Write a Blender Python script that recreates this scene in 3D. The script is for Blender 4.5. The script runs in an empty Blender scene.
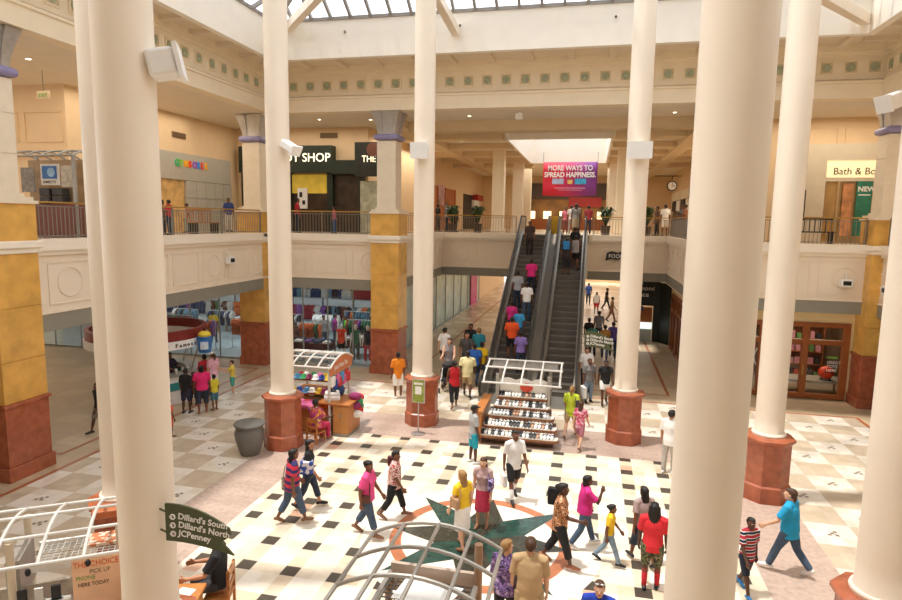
import bpy, bmesh, math, random
from mathutils import Vector, Matrix
random.seed(7)
PI = math.pi
SC = bpy.context.scene
COL = SC.collection
D = bpy.data

# ------------------------------------------------------------------ camera
F_PX, H_CAM, PITCH, ROLL, YAW = 612.6, 6.5, 7.342, 0.889, 12.722
p_, r_, t_ = (math.radians(a) for a in (PITCH, ROLL, YAW))
_f = Vector((0, math.cos(p_), -math.sin(p_)))
_r = Vector((1, 0, 0))
_u = _r.cross(_f)
_R = _r * math.cos(r_) + _u * math.sin(r_)
_U = -_r * math.sin(r_) + _u * math.cos(r_)
_M = Matrix.Rotation(t_, 3, 'Z')
CR, CU, CF = _M @ _R, _M @ _U, _M @ _f
CAM = Vector((0, 0, H_CAM))
cam = D.cameras.new('camera')
cam.sensor_fit = 'HORIZONTAL'
cam.sensor_width = 36
cam.lens = F_PX / 902 * 36
cam.clip_start = 0.05
cam.clip_end = 300
co = D.objects.new('camera', cam)
COL.objects.link(co)
m4 = Matrix((CR, CU, -CF)).transposed().to_4x4()
m4.translation = CAM
co.matrix_world = m4
SC.camera = co


def ray(x, y):
    return CF + CR * ((x - 451) / F_PX) + CU * ((300 - y) / F_PX)


def ground(x, y, z=0.0):
    d = ray(x, y)
    return CAM + d * ((z - H_CAM) / d.z)


def height_at(P, x, y):
    """height of the point that pixel (x, y) shows above ground point P"""
    d = ray(x, y)
    k = (Vector((P.x, P.y)).length) / Vector((d.x, d.y)).length
    return H_CAM + d.z * k


# ------------------------------------------------------------------ materials
MATS = {}


def srgb(c):
    if isinstance(c, str):
        c = [int(c[i:i + 2], 16) / 255 for i in (0, 2, 4)]
    return [(v / 12.92 if v <= .04045 else ((v + .055) / 1.055) ** 2.4) for v in c[:3]] + [1]


def mat(name, col, rough=.6, noise=.06, scale=6., metal=0., emit=0., bump=0., spec=None, stretch=(1, 1, 1)):
    if name in MATS:
        return MATS[name]
    m = D.materials.new(name)
    m.use_nodes = True
    nt = m.node_tree
    b = nt.nodes['Principled BSDF']
    c = srgb(col)
    b.inputs['Roughness'].default_value = rough
    b.inputs['Metallic'].default_value = metal
    if spec is not None:
        b.inputs['Specular IOR Level'].default_value = spec
    if noise > 0:
        tc = nt.nodes.new('ShaderNodeTexCoord')
        mp = nt.nodes.new('ShaderNodeMapping')
        mp.inputs['Scale'].default_value = stretch
        nz = nt.nodes.new('ShaderNodeTexNoise')
        nz.inputs['Scale'].default_value = scale
        nz.inputs['Detail'].default_value = 5
        cr = nt.nodes.new('ShaderNodeValToRGB')
        cr.color_ramp.elements[0].position = .3
        cr.color_ramp.elements[1].position = .7
        cr.color_ramp.elements[0].color = [v * (1 - noise) for v in c[:3]] + [1]
        cr.color_ramp.elements[1].color = [min(1, v * (1 + noise)) for v in c[:3]] + [1]
        nt.links.new(tc.outputs['Object'], mp.inputs['Vector'])
        nt.links.new(mp.outputs['Vector'], nz.inputs['Vector'])
        nt.links.new(nz.outputs['Fac'], cr.inputs['Fac'])
        nt.links.new(cr.outputs['Color'], b.inputs['Base Color'])
        if bump:
            bp = nt.nodes.new('ShaderNodeBump')
            bp.inputs['Strength'].default_value = bump
            bp.inputs['Distance'].default_value = .01
            nt.links.new(nz.outputs['Fac'], bp.inputs['Height'])
            nt.links.new(bp.outputs['Normal'], b.inputs['Normal'])
    else:
        b.inputs['Base Color'].default_value = c
    if emit:
        b.inputs['Emission Color'].default_value = c
        b.inputs['Emission Strength'].default_value = emit
    MATS[name] = m
    return m


def mat_ramp(name, stops, kind='noise', scale=10., rough=.8, axis=2, const=True):
    """pattern cloth / stone: noise, voronoi or stripes through a stepped ramp"""
    if name in MATS:
        return MATS[name]
    m = D.materials.new(name)
    m.use_nodes = True
    nt = m.node_tree
    b = nt.nodes['Principled BSDF']
    b.inputs['Roughness'].default_value = rough
    tc = nt.nodes.new('ShaderNodeTexCoord')
    cr = nt.nodes.new('ShaderNodeValToRGB')
    if const:
        cr.color_ramp.interpolation = 'CONSTANT'
    els = cr.color_ramp.elements
    els[0].position = stops[0][0]
    els[0].color = srgb(stops[0][1])
    els[1].position = stops[1][0]
    els[1].color = srgb(stops[1][1])
    for p, c in stops[2:]:
        e = els.new(p)
        e.color = srgb(c)
    if kind == 'stripes':
        sp = nt.nodes.new('ShaderNodeSeparateXYZ')
        nt.links.new(tc.outputs['Object'], sp.inputs[0])
        mu = nt.nodes.new('ShaderNodeMath')
        mu.operation = 'MULTIPLY'
        mu.inputs[1].default_value = scale
        nt.links.new(sp.outputs[axis], mu.inputs[0])
        fr = nt.nodes.new('ShaderNodeMath')
        fr.operation = 'FRACT'
        nt.links.new(mu.outputs[0], fr.inputs[0])
        nt.links.new(fr.outputs[0], cr.inputs['Fac'])
    else:
        tx = nt.nodes.new('ShaderNodeTexNoise' if kind == 'noise' else 'ShaderNodeTexVoronoi')
        tx.inputs['Scale'].default_value = scale
        nt.links.new(tc.outputs['Object'], tx.inputs['Vector'])
        if kind == 'noise':
            tx.inputs['Detail'].default_value = 3
            nt.links.new(tx.outputs['Fac'], cr.inputs['Fac'])
        else:
            sp = nt.nodes.new('ShaderNodeSeparateColor')
            nt.links.new(tx.outputs['Color'], sp.inputs[0])
            nt.links.new(sp.outputs[0], cr.inputs['Fac'])
    nt.links.new(cr.outputs['Color'], b.inputs['Base Color'])
    MATS[name] = m
    return m


def mat_glass(name, tint=(1, 1, 1), refl=.12):
    m = D.materials.new(name)
    m.use_nodes = True
    nt = m.node_tree
    nt.nodes.clear()
    o = nt.nodes.new('ShaderNodeOutputMaterial')
    mx = nt.nodes.new('ShaderNodeMixShader')
    mx.inputs[0].default_value = refl
    t = nt.nodes.new('ShaderNodeBsdfTransparent')
    t.inputs[0].default_value = (*tint, 1)
    g = nt.nodes.new('ShaderNodeBsdfGlossy')
    g.inputs['Roughness'].default_value = .03
    g.inputs['Color'].default_value = (.9, .95, 1, 1)
    nt.links.new(t.outputs[0], mx.inputs[1])
    nt.links.new(g.outputs[0], mx.inputs[2])
    nt.links.new(mx.outputs[0], o.inputs[0])
    MATS[name] = m
    return m


cream = mat('cream_plaster', 'EFE0C4', .7, .03, 2)
wallpeach = mat('peach_plaster', 'E4C79E', .7, .03, 2)
ceilm = mat('ceiling_paint', 'E6D6BE', .8, .02, 2)
wellm = mat('white_well_paint', 'F6EFE2', .8, .02, 2)
colm = mat('column_paint', 'F0E2CE', .45, .02, 1.2)
fasc = mat('balcony_plaster', 'EBDCC6', .65, .02, 2)
capm = mat('balcony_cap', 'F1E6D4', .55, .02, 2)
greyb = mat('grey_band', '8E8A7C', .6, .04, 3)
redg = mat('red_granite', 'A55C40', .25, .22, 4.5)
yel = mat('yellow_marble', 'DBA957', .22, .16, 2.2)
pillc = mat('cream_stone', 'E6D8C0', .5, .04, 4)
silver = mat('brushed_silver', 'B9B7B4', .38, .1, 6, metal=.75)
lav = mat('lavender_ring', '8F88AE', .4, .08, 6)
brass = mat('brass_rail', 'B48E4C', .35, .06, 8, metal=.6)
ironm = mat('iron_baluster', '8A847A', .5, .06, 8, metal=.4)
darkm = mat('dark_facade', '1B201B', .5, .1, 4)
woodm = mat('shop_wood', '8E4E22', .4, .18, 7, stretch=(8, 8, .6))
oak = mat('oak_veneer', 'B9783F', .4, .15, 6, stretch=(1, 1, 8))
white = mat('white_paint', 'EDEBE6', .5, .02, 4)
whitepipe = mat('white_pipe', 'D2CEC6', .35, .02, 4)
greypipe = mat('grey_pipe', 'A29C93', .35, .05, 6, metal=.5)
blackm = mat('black_plastic', '161616', .5, .05, 6)
steel = mat('escalator_steel', '9B968B', .35, .06, 5, metal=.6)
stepm = mat('escalator_step', '6A6259', .5, .12, 30, metal=.2, stretch=(1, 40, 1))
rubber = mat('black_rubber', '1E1C1A', .5, .04, 6)
glass = mat_glass('shop_glass', (.94, .97, .97), .07)
skyglass = mat_glass('skylight_glass', (.97, .98, 1), .04)
floor2m = mat('upper_floor_stone', 'CDB593', .35, .08, 3)

# ------------------------------------------------------------------ mesh builder


class MB:
    def __init__(s):
        s.v, s.f, s.mi = [], [], []
        s.cur = 0

    def m(s, i):
        s.cur = i
        return s

    def add(s, vs, fs):
        o = len(s.v)
        s.v += [tuple(v) for v in vs]
        for f in fs:
            s.f.append([i + o for i in f])
            s.mi.append(s.cur)
        return s

    def box(s, x0, x1, y0, y1, z0, z1, rz=0, c=None):
        vs = [Vector((x, y, z)) for z in (z0, z1) for x, y in ((x0, y0), (x1, y0), (x1, y1), (x0, y1))]
        if rz:
            c = Vector(c or ((x0 + x1) / 2, (y0 + y1) / 2, 0))
            M = Matrix.Rotation(rz, 3, 'Z')
            vs = [M @ (v - c) + c for v in vs]
        return s.add(vs, [(3, 2, 1, 0), (4, 5, 6, 7), (0, 1, 5, 4), (1, 2, 6, 5), (2, 3, 7, 6), (3, 0, 4, 7)])

    def cbox(s, c, sx, sy, sz, rz=0):
        return s.box(c[0] - sx / 2, c[0] + sx / 2, c[1] - sy / 2, c[1] + sy / 2, c[2] - sz / 2, c[2] + sz / 2, rz)

    def bar(s, a, b, w, h):
        """rectangular bar from a to b, w wide and h high"""
        a, b = Vector(a), Vector(b)
        d = (b - a).normalized()
        up = Vector((0, 0, 1)) if abs(d.z) < .95 else Vector((0, 1, 0))
        sd = d.cross(up).normalized() * w / 2
        uu = sd.cross(d).normalized() * h / 2
        vs = [p + i * sd + j * uu for p in (a, b) for i, j in ((-1, -1), (1, -1), (1, 1), (-1, 1))]
        return s.add(vs, [(3, 2, 1, 0), (4, 5, 6, 7), (0, 1, 5, 4), (1, 2, 6, 5), (2, 3, 7, 6), (3, 0, 4, 7)])

    def tube(s, pts, r, n=8, rnd=False):
        """circular limb through points; r a number or a list; rounded ends if rnd"""
        pts = [Vector(p) for p in pts]
        rs = list(r) if isinstance(r, (list, tuple)) else [r] * len(pts)
        if rnd:
            d0 = (pts[0] - pts[1]).normalized()
            d1 = (pts[-1] - pts[-2]).normalized()
            r0, r1 = rs[0], rs[-1]
            pts = [pts[0] + d0 * r0 * .95, pts[0] + d0 * r0 * .7] + pts + [pts[-1] + d1 * r1 * .7, pts[-1] + d1 * r1 * .95]
            rs = [r0 * .3, r0 * .72] + rs + [r1 * .72, r1 * .3]
        base = None
        vs = []
        for i, p in enumerate(pts):
            if i == 0:
                d = pts[1] - p
            elif i == len(pts) - 1:
                d = p - pts[i - 1]
            else:
                d = (pts[i + 1] - p).normalized() + (p - pts[i - 1]).normalized()
            d.normalize()
            if base is None:
                up = Vector((0, 0, 1)) if abs(d.z) < .9 else Vector((0, 1, 0))
                base = d.cross(up).normalized()
            a = (base - d * base.dot(d)).normalized()
            base = a
            b = d.cross(a)
            for k in range(n):
                t = 2 * PI * k / n
                vs.append(p + (a * math.cos(t) + b * math.sin(t)) * rs[i])
        fs = []
        for i in range(len(pts) - 1):
            for k in range(n):
                k2 = (k + 1) % n
                fs.append((i * n + k, i * n + k2, (i + 1) * n + k2, (i + 1) * n + k))
        fs.append(tuple(range(n - 1, -1, -1)))
        L = (len(pts) - 1) * n
        fs.append(tuple(L + k for k in range(n)))
        return s.add(vs, fs)

    def stack(s, rings, n=14, rz=0, c=(0, 0)):
        """horizontal ellipses (cx,cy,z,rx,ry) bottom to top, closed"""
        vs = []
        for cx, cy, z, rx, ry in rings:
            for k in range(n):
                t = 2 * PI * k / n
                x, y = cx + rx * math.cos(t), cy + ry * math.sin(t)
                if rz:
                    dx, dy = x - c[0], y - c[1]
                    x, y = c[0] + dx * math.cos(rz) - dy * math.sin(rz), c[1] + dx * math.sin(rz) + dy * math.cos(rz)
                vs.append((x, y, z))
        fs = []
        for i in range(len(rings) - 1):
            for k in range(n):
                k2 = (k + 1) % n
                fs.append((i * n + k, i * n + k2, (i + 1) * n + k2, (i + 1) * n + k))
        fs.append(tuple(range(n - 1, -1, -1)))
        L = (len(rings) - 1) * n
        fs.append(tuple(L + k for k in range(n)))
        return s.add(vs, fs)

    def lathe(s, prof, c=(0, 0, 0), n=24, ph=0):
        return s.stack_rot(prof, c, n, ph)

    def stack_rot(s, prof, c, n, ph):
        vs = []
        for r, z in prof:
            for k in range(n):
                t = 2 * PI * k / n + ph
                vs.append((c[0] + r * math.cos(t), c[1] + r * math.sin(t), c[2] + z))
        fs = []
        for i in range(len(prof) - 1):
            for k in range(n):
                k2 = (k + 1) % n
                fs.append((i * n + k, i * n + k2, (i + 1) * n + k2, (i + 1) * n + k))
        loop = tuple(prof[0]) == tuple(prof[-1])
        if prof[0][0] > 1e-5 and not loop:
            fs.append(tuple(range(n - 1, -1, -1)))
        L = (len(prof) - 1) * n
        if prof[-1][0] > 1e-5 and not loop:
            fs.append(tuple(L + k for k in range(n)))
        return s.add(vs, fs)

    def prism(s, poly, z0, z1):
        n = len(poly)
        vs = [(x, y, z) for z in (z0, z1) for x, y in poly]
        fs = [tuple(range(n - 1, -1, -1)), tuple(range(n, 2 * n))]
        for k in range(n):
            k2 = (k + 1) % n
            fs.append((k, k2, n + k2, n + k))
        return s.add(vs, fs)

    def quad(s, a, b, c, d):
        return s.add([a, b, c, d], [(0, 1, 2, 3)])

    def ell(s, c, rx, ry, rz, n=12, m=8, rot=None):
        rings = []
        vs = []
        for i in range(1, m):
            a = -PI / 2 + PI * i / m
            for k in range(n):
                t = 2 * PI * k / n
                v = Vector((rx * math.cos(a) * math.cos(t), ry * math.cos(a) * math.sin(t), rz * math.sin(a)))
                if rot:
                    v = rot @ v
                vs.append(v + Vector(c))
        b, t_ = Vector((0, 0, -rz)), Vector((0, 0, rz))
        if rot:
            b, t_ = rot @ b, rot @ t_
        vs += [b + Vector(c), t_ + Vector(c)]
        fs = []
        for i in range(m - 2):
            for k in range(n):
                k2 = (k + 1) % n
                fs.append((i * n + k, i * n + k2, (i + 1) * n + k2, (i + 1) * n + k))
        B, T = len(vs) - 2, len(vs) - 1
        for k in range(n):
            k2 = (k + 1) % n
            fs.append((B, k2, k))
            fs.append((T, (m - 2) * n + k, (m - 2) * n + k2))
        return s.add(vs, fs)

    def torus(s, c, R, r, n=24, m=8, axis='Z'):
        vs, fs = [], []
        for i in range(n):
            a = 2 * PI * i / n
            for k in range(m):
                b = 2 * PI * k / m
                x, y, z = (R + r * math.cos(b)) * math.cos(a), (R + r * math.cos(b)) * math.sin(a), r * math.sin(b)
                v = {'Z': (x, y, z), 'Y': (x, -z, y), 'X': (z, x, y)}[axis]
                vs.append((c[0] + v[0], c[1] + v[1], c[2] + v[2]))
        for i in range(n):
            for k in range(m):
                i2, k2 = (i + 1) % n, (k + 1) % m
                fs.append((i * m + k, i2 * m + k, i2 * m + k2, i * m + k2))
        return s.add(vs, fs)

    def mesh(s, name, mats, smooth=False):
        me = D.meshes.new(name)
        me.from_pydata(s.v, [], s.f)
        for x in (mats if isinstance(mats, (list, tuple)) else [mats]):
            me.materials.append(x)
        if any(s.mi):
            me.polygons.foreach_set('material_index', s.mi)
        if smooth:
            me.polygons.foreach_set('use_smooth', [True] * len(s.f))
        me.update()
        return me

    def build(s, name, mats, parent=None, smooth=False, bevel=0, loc=None):
        o = D.objects.new(name, s.mesh(name, mats, smooth))
        COL.objects.link(o)
        if parent is not None:
            o.parent = parent
        if loc:
            o.location = loc
        if bevel:
            b = o.modifiers.new('b', 'BEVEL')
            b.width = bevel
            b.segments = 2
            b.limit_method = 'ANGLE'
        if smooth:
            try:
                o.data.set_sharp_from_angle(angle=math.radians(42))
            except Exception:
                pass
        return o


def struct(o):
    o['kind'] = 'structure'
    return o


def tag(o, label, cat, group=None):
    o['label'] = label
    o['category'] = cat
    if group:
        o['group'] = group
    return o


def thing(name, label, cat, loc=(0, 0, 0), rz=0, group=None):
    o = D.objects.new(name, None)
    o.empty_display_size = .2
    COL.objects.link(o)
    o.location = loc
    o.rotation_euler = (0, 0, rz)
    return tag(o, label, cat, group)


def dup(root, loc=None, rz=None, label=None, group=None):
    r = root.copy()
    COL.objects.link(r)
    if loc is not None:
        r.location = loc
    if rz is not None:
        r.rotation_euler = (0, 0, rz)
    if label:
        r['label'] = label
    if group:
        r['group'] = group
    for ch in list(root.children):
        c = ch.copy()
        COL.objects.link(c)
        c.parent = r
        for g in ch.children:
            d = g.copy()
            COL.objects.link(d)
            d.parent = c
    return r


def text(name, body, size, material, parent=None, loc=(0, 0, 0), rot=(PI / 2, 0, 0), extrude=.006, align='LEFT', sx=1, bold=0):
    cu = D.curves.new(name, 'FONT')
    cu.body = body
    cu.size = size
    cu.extrude = extrude
    cu.offset = bold
    cu.align_x = align
    cu.resolution_u = 3
    tmp = D.objects.new(name, cu)
    COL.objects.link(tmp)
    dg = bpy.context.evaluated_depsgraph_get()
    me = D.meshes.new_from_object(tmp.evaluated_get(dg))
    D.objects.remove(tmp)
    me.materials.clear()
    me.materials.append(material)
    o = D.objects.new(name, me)
    COL.objects.link(o)
    o.location = loc
    o.rotation_euler = rot
    o.scale = (sx, 1, 1)
    if parent is not None:
        o.parent = parent
    return o


XC = -1.97                      # axis of symmetry of the court
XL, XR, YB = -13.5, 9.56, 24.4  # frieze planes of the court
Z2 = 5.85                       # upper floor
ZC = 10.9                       # soffit under the frieze
ZT = 12.7                       # court ceiling
# ================================================================== floor
TILE = {}


def tmat(n, c, rough=.3):
    TILE[n] = mat('tile_' + n, c, rough, .16 if n == 'pink' else .07, 9 if n == 'pink' else 3.5)
    return TILE[n]


TN = ['w1', 'w2', 'w3', 'tan1', 'tan2', 'dark', 'pink', 'br', 'st1', 'st2', 'grn', 'tw1', 'tw2', 'tt1', 'tt2', 'rose']
for n, c in zip(TN, ['EDE3D2', 'E6D8C2', 'DCCDB4', 'CDBBA0', 'D6C3A6', '4A433A', 'B7A091', 'A8633F', 'B9A384', 'C4AE8F', '2C4A40', 'E4DBCC', 'DBD0BE', 'C3B198', 'CAB9A0', 'D3A98C']):
    tmat(n, c)
IX = {n: i for i, n in enumerate(TN)}
fl = MB()


def grid(x0, x1, y0, y1, t, fn, ox, oy, z=0):
    i0, i1 = math.floor((x0 - ox) / t + .5), math.ceil((x1 - ox) / t - .5)
    j0, j1 = math.floor((y0 - oy) / t + .5), math.ceil((y1 - oy) / t - .5)
    for i in range(i0, i1 + 1):
        a, b = max(x0, ox + (i - .5) * t), min(x1, ox + (i + .5) * t)
        if b - a < 1e-4:
            continue
        for j in range(j0, j1 + 1):
            c, d = max(y0, oy + (j - .5) * t), min(y1, oy + (j + .5) * t)
            if d - c < 1e-4:
                continue
            fl.m(IX[fn(i, j)])
            fl.add([(a, c, z), (b, c, z), (b, d, z), (a, d, z)], [(0, 1, 2, 3)])


rnd = random.Random(3)


def court(i, j):
    a, b = i % 3, j % 3
    if a == 0 and b == 0:
        return 'dark'
    if a == 0 and b != 0:
        r = rnd.random()
        return 'rose' if r < .07 else ('tan2' if r < .3 else 'w3')
    if b == 0:
        return rnd.choice(['w3', 'tan2', 'w3', 'w2'])
    r = rnd.random()
    return 'w1' if r < .5 else ('w2' if r < .93 else 'w3')


def checker(i, j):
    I, J = (i + 1) // 3, (j + 1) // 3
    a, b = (i + 1) % 3, (j + 1) % 3
    if (I + J) % 2 == 0:
        return rnd.choice(['tw1', 'tw1', 'tw2'])
    return rnd.choice(['tt1', 'tt1', 'tt2'])


def stone(i, j):
    return rnd.choice(['st1', 'st1', 'st2'])


def pinkf(i, j):
    return 'pink'


bi, bo = 5.35, 6.83             # half widths of the rose granite band
X0, X1 = XC - bi, XC + bi
Y0, Y1 = 7.2, 17.1
Q0, Q1, R0, R1 = XC - bo, XC + bo, 5.0, 19.15
grid(X0, X1, Y0, Y1, .303, court, -6.09, 16.11)
grid(Q0, X0, R0, R1, .61, pinkf, Q0, R0)
grid(X1, Q1, R0, R1, .61, pinkf, X1, R0)
grid(X0, X1, Y1, R1, .61, pinkf, X0, Y1)
grid(X0, X1, R0, Y0, .61, pinkf, X0, R0)
B0, B1, BT = -13.05, 9.11, 22.9     # brown strip round the court
ct = .317
oxl, oyl = -9.27, 13.86
grid(B0, Q0, -6, BT, ct, checker, oxl, oyl)
grid(Q1, B1, -6, BT, ct, checker, 5.3, 13.84)
grid(Q0, Q1, R1, BT, ct, checker, oxl, oyl)
grid(Q0, Q1, -6, R0, ct, checker, oxl, oyl)
# tan stone beyond
w = .13
grid(B0 - w, B0, -6, BT + w, 1, lambda i, j: 'br', B0, 0)
grid(B1, B1 + w, -6, BT + w, 1, lambda i, j: 'br', B1, 0)
grid(B0, B1, BT, BT + w, 1, lambda i, j: 'br', 0, BT)
grid(-32, B0 - w, -6, 33, .8, stone, 0, 0)
grid(B1 + w, 20, -6, 33, .8, stone, 0, 0)
grid(B0 - w, B1 + w, BT + w, 33, .8, stone, 0, 0)
grid(-12, 9, 33, 72, .8, lambda i, j: rnd.choice(['st2', 'w3', 'st2']), 0, 0)
floor = struct(fl.build('floor', [TILE[n] for n in TN]))

# dots in the pale checker squares, inlaid strips, and the star
inl = MB()


def flat(poly, z=.004, m=0):
    inl.m(m)
    inl.add([(x, y, z) for x, y in poly], [tuple(range(len(poly)))])


def rect(x0, x1, y0, y1, z=.004, m=0):
    flat([(x0, y0), (x1, y0), (x1, y1), (x0, y1)], z, m)


def dots(x0, x1, y0, y1, ox, oy):
    for I in range(-12, 30):
        for J in range(-30, 20):
            if (I + J) % 2:
                continue
            cx, cy = ox + I * 3 * ct + 0, oy + J * 3 * ct
            if x0 + .3 < cx < x1 - .3 and y0 + .3 < cy < y1 - .3:
                h = .075
                for a, b in ((-1.5, -.5), (-.5, .5), (.5, -.5), (.5, 1.5)):
                    rect(cx + a * h, cx + (a + 1) * h, cy + b * h - h * .5, cy + (b + 1) * h - h * .5, m=1)


dots(B0, Q0, -5, BT, oxl, oyl)
dots(Q1, B1, -5, BT, 5.3, 13.84)
dots(Q0, Q1, R1, BT, oxl, oyl)
# inner outline rectangles of the four arms
for (a, b, c, d) in ((-13.95, -13.83, 13.3, 23.62), (-21, -13.95, 23.5, 23.62), (-21, -13.95, 13.3, 13.42),
                     (-7.2, 3.2, 24.0, 24.12), (3.08, 3.2, 24.12, 60), (-7.2, -7.08, 24.12, 60)):
    rect(a, b, c, d, m=2)
o = inl.build('inlay', [TILE['w1'], mat('inlay_dark', '857563', .3), TILE['br']], floor)
inl = MB()
sx, sy = XC, 11.75


def pol(r, a):
    return (sx + r * math.cos(a), sy + r * math.sin(a))


flat([pol(2.45, 2 * PI * k / 48) for k in range(48)], .003, 0)
for k in range(48):
    a, b = 2 * PI * k / 48, 2 * PI * (k + 1) / 48
    flat([pol(1.62, a), pol(1.86, a), pol(1.86, b), pol(1.62, b)], .006, 1)
for k in range(8):
    a = PI / 8 * 2 * k
    R = 2.25 if k % 2 else 1.85
    flat([pol(R, a), pol(.95, a + PI / 8), pol(0, 0), pol(.95, a - PI / 8)], .009 if k % 2 else .012, 2 if k % 2 else 3)
starm = mat('star_green_marble', '27453C', .2, .35, 5)
stard = mat('star_dark_marble', '38382F', .2, .3, 5)
inl.build('star_inlay', [TILE['w1'], mat('star_ring', 'B97450', .3, .15, 6), starm, stard], floor)

# ================================================================== slabs, balcony fronts, ceilings
warmc = mat('arm_ceiling', 'E6DAC6', .8, .03, 2)
SL, SRX, SY = -13.9, 10.0, 24.75   # balcony front planes: left, right, back
VX0, VX1, VY = -8.2, 4.0, 34.0   # escalator opening
ZB = {'left': 3.46, 'back_left': 3.5, 'right': 3.36, 'back_right': 3.38, 'corridor': 3.48}


def slab(name, x0, x1, y0, y1, zb):
    s = MB().m(0).box(x0, x1, y0, y1, zb, Z2 - .002)
    s.m(1).quad((x0, y0, Z2), (x1, y0, Z2), (x1, y1, Z2), (x0, y1, Z2))
    return struct(s.build(name, [fasc, floor2m]))


fl_l = slab('floor_upper_left', -32, SL, -6, SY, ZB['left'])
fl_bl = slab('floor_upper_back_left', -32, VX0, SY, 66, ZB['back_left'])
fl_br = slab('floor_upper_back_right', VX1, 24, SY, 66, ZB['back_right'])
fl_r = slab('floor_upper_right', SRX, 24, -6, SY, ZB['right'])
fl_c = slab('floor_upper_corridor', VX0, VX1, VY, 66, ZB['corridor'])


def front(parent, a, b, zb, n, circles=True, pitch=1.62):
    """balcony front from a to b (plan points); outward normal n"""
    a, b, n = Vector((*a, 0)), Vector((*b, 0)), Vector((*n, 0))
    d = (b - a)
    L = d.length
    d.normalize()

    def strip(z0, z1, t, mi):
        s = MB()
        P = [a, b, b + n * t, a + n * t]
        s.prism([(p.x, p.y) for p in P], z0, z1)
        return s
    strip(5.57, Z2 + .03, .16, 0).build('cap_moulding', [capm], parent)
    strip(5.45, 5.57, .08, 0).build('cap_moulding', [capm], parent)
    strip(zb - .02, zb + .44, .03, 0).build('grey_band', [greyb], parent)
    strip(zb + .44, zb + .5, .06, 0).build('band_moulding', [fasc], parent)
    if not circles:
        return
    s = MB()
    k = max(1, int(L / pitch))
    z0, z1 = zb + .68, 5.25
    zc = (z0 + z1) / 2
    hw = L / k * .42
    for i in range(k):
        c = a + d * (L * (i + .5) / k) + n * .012

        def q(u, z):
            return c + d * u + Vector((0, 0, z - 0))
        for (u0, zz0, u1, zz1) in ((-hw, z0, hw, z0), (-hw, z1, hw, z1), (-hw, z0, -hw, z1), (hw, z0, hw, z1)):
            s.bar(q(u0, zz0), q(u1, zz1), .03, .03)
        if i % 2 == 0:
            R = .4
            pts = [q(R * math.cos(t * 2 * PI / 24), zc + R * math.sin(t * 2 * PI / 24)) for t in range(25)]
            s.tube(pts, .022, 5)
    s.build('panel_moulding', [fasc], parent)


front(fl_l, (SL, 0), (SL, SY), ZB['left'], (1, 0))
front(fl_bl, (SL, SY), (VX0, SY), ZB['back_left'], (0, -1))
front(fl_br, (VX1, SY), (SRX, SY), ZB['back_right'], (0, -1))
front(fl_r, (SRX, SY), (SRX, 0), ZB['right'], (-1, 0))
front(fl_bl, (VX0, SY), (VX0, VY), ZB['corridor'], (1, 0))
front(fl_br, (VX1, VY), (VX1, SY), ZB['corridor'], (-1, 0))
front(fl_c, (VX0, VY), (-3.85, VY), ZB['corridor'], (0, -1))
front(fl_c, (-.1, VY), (VX1, VY), ZB['corridor'], (0, -1))

# frieze walls with their lip, mouldings, ceiling ring and skylight well
WX0, WX1, WY1, WY0 = -12.2, 8.2, 22.5, 1.5
ros = mat('frieze_rosette', 'ABB092', .6, .15, 12)
panelm = mat('frieze_panel', 'D9C59C', .7, .04, 4)


def frieze(name, a, b, n):
    a, b, n = Vector((*a, 0)), Vector((*b, 0)), Vector((*n, 0))
    d = (b - a)
    L = d.length
    d.normalize()

    def pr(z0, z1, t0, t1):
        P = [a + n * t0, b + n * t0, b + n * t1, a + n * t1]
        return [(p.x, p.y) for p in P], z0, z1
    s = MB()
    s.prism(*pr(ZC, ZT, -.4, 0))
    s.prism(*pr(ZC, ZC + .5, 0, .1))
    s.prism(*pr(ZC + .5, ZC + .58, 0, .16))
    s.prism(*pr(ZC + .64, ZC + .7, 0, .05))
    s.prism(*pr(ZT - .35, ZT - .25, 0, .06))
    s.prism(*pr(ZT - .25, ZT, 0, .14))
    w = struct(s.build(name, [cream]))
    k = int(L / .74)
    for i in range(k):
        c = a + d * (L * (i + .5) / k)
        z = ZC + 1.05
        f = MB()
        h = .21
        for (u0, z0, u1, z1) in ((-h, -h, h, -h), (-h, h, h, h), (-h, -h, -h, h), (h, -h, h, h)):
            f.bar(c + d * u0 + n * .02 + Vector((0, 0, z + z0)), c + d * u1 + n * .02 + Vector((0, 0, z + z1)), .05, .05)
        pn = MB()
        P = [c - d * h + n * .0, c + d * h + n * .0, c + d * h + n * .012, c - d * h + n * .012]
        pn.prism([(p.x, p.y) for p in P], z - h, z + h)
        pn.build('frieze_panel', [panelm], w)
        f.build('panel_frame', [cream], w)
        r = MB()
        rot = Vector((0, 0, 1)).rotation_difference(n).to_matrix()
        vs = MB().lathe([(.15, 0), (.15, .03), (.11, .035), (.1, .02), (.07, .02), (.05, .05), (0.0, .06)], n=14)
        r.add([rot @ Vector(v) + c + n * .012 + Vector((0, 0, z)) for v in vs.v], vs.f)
        r.build('rosette', [ros], w, smooth=True)
    return w


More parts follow.
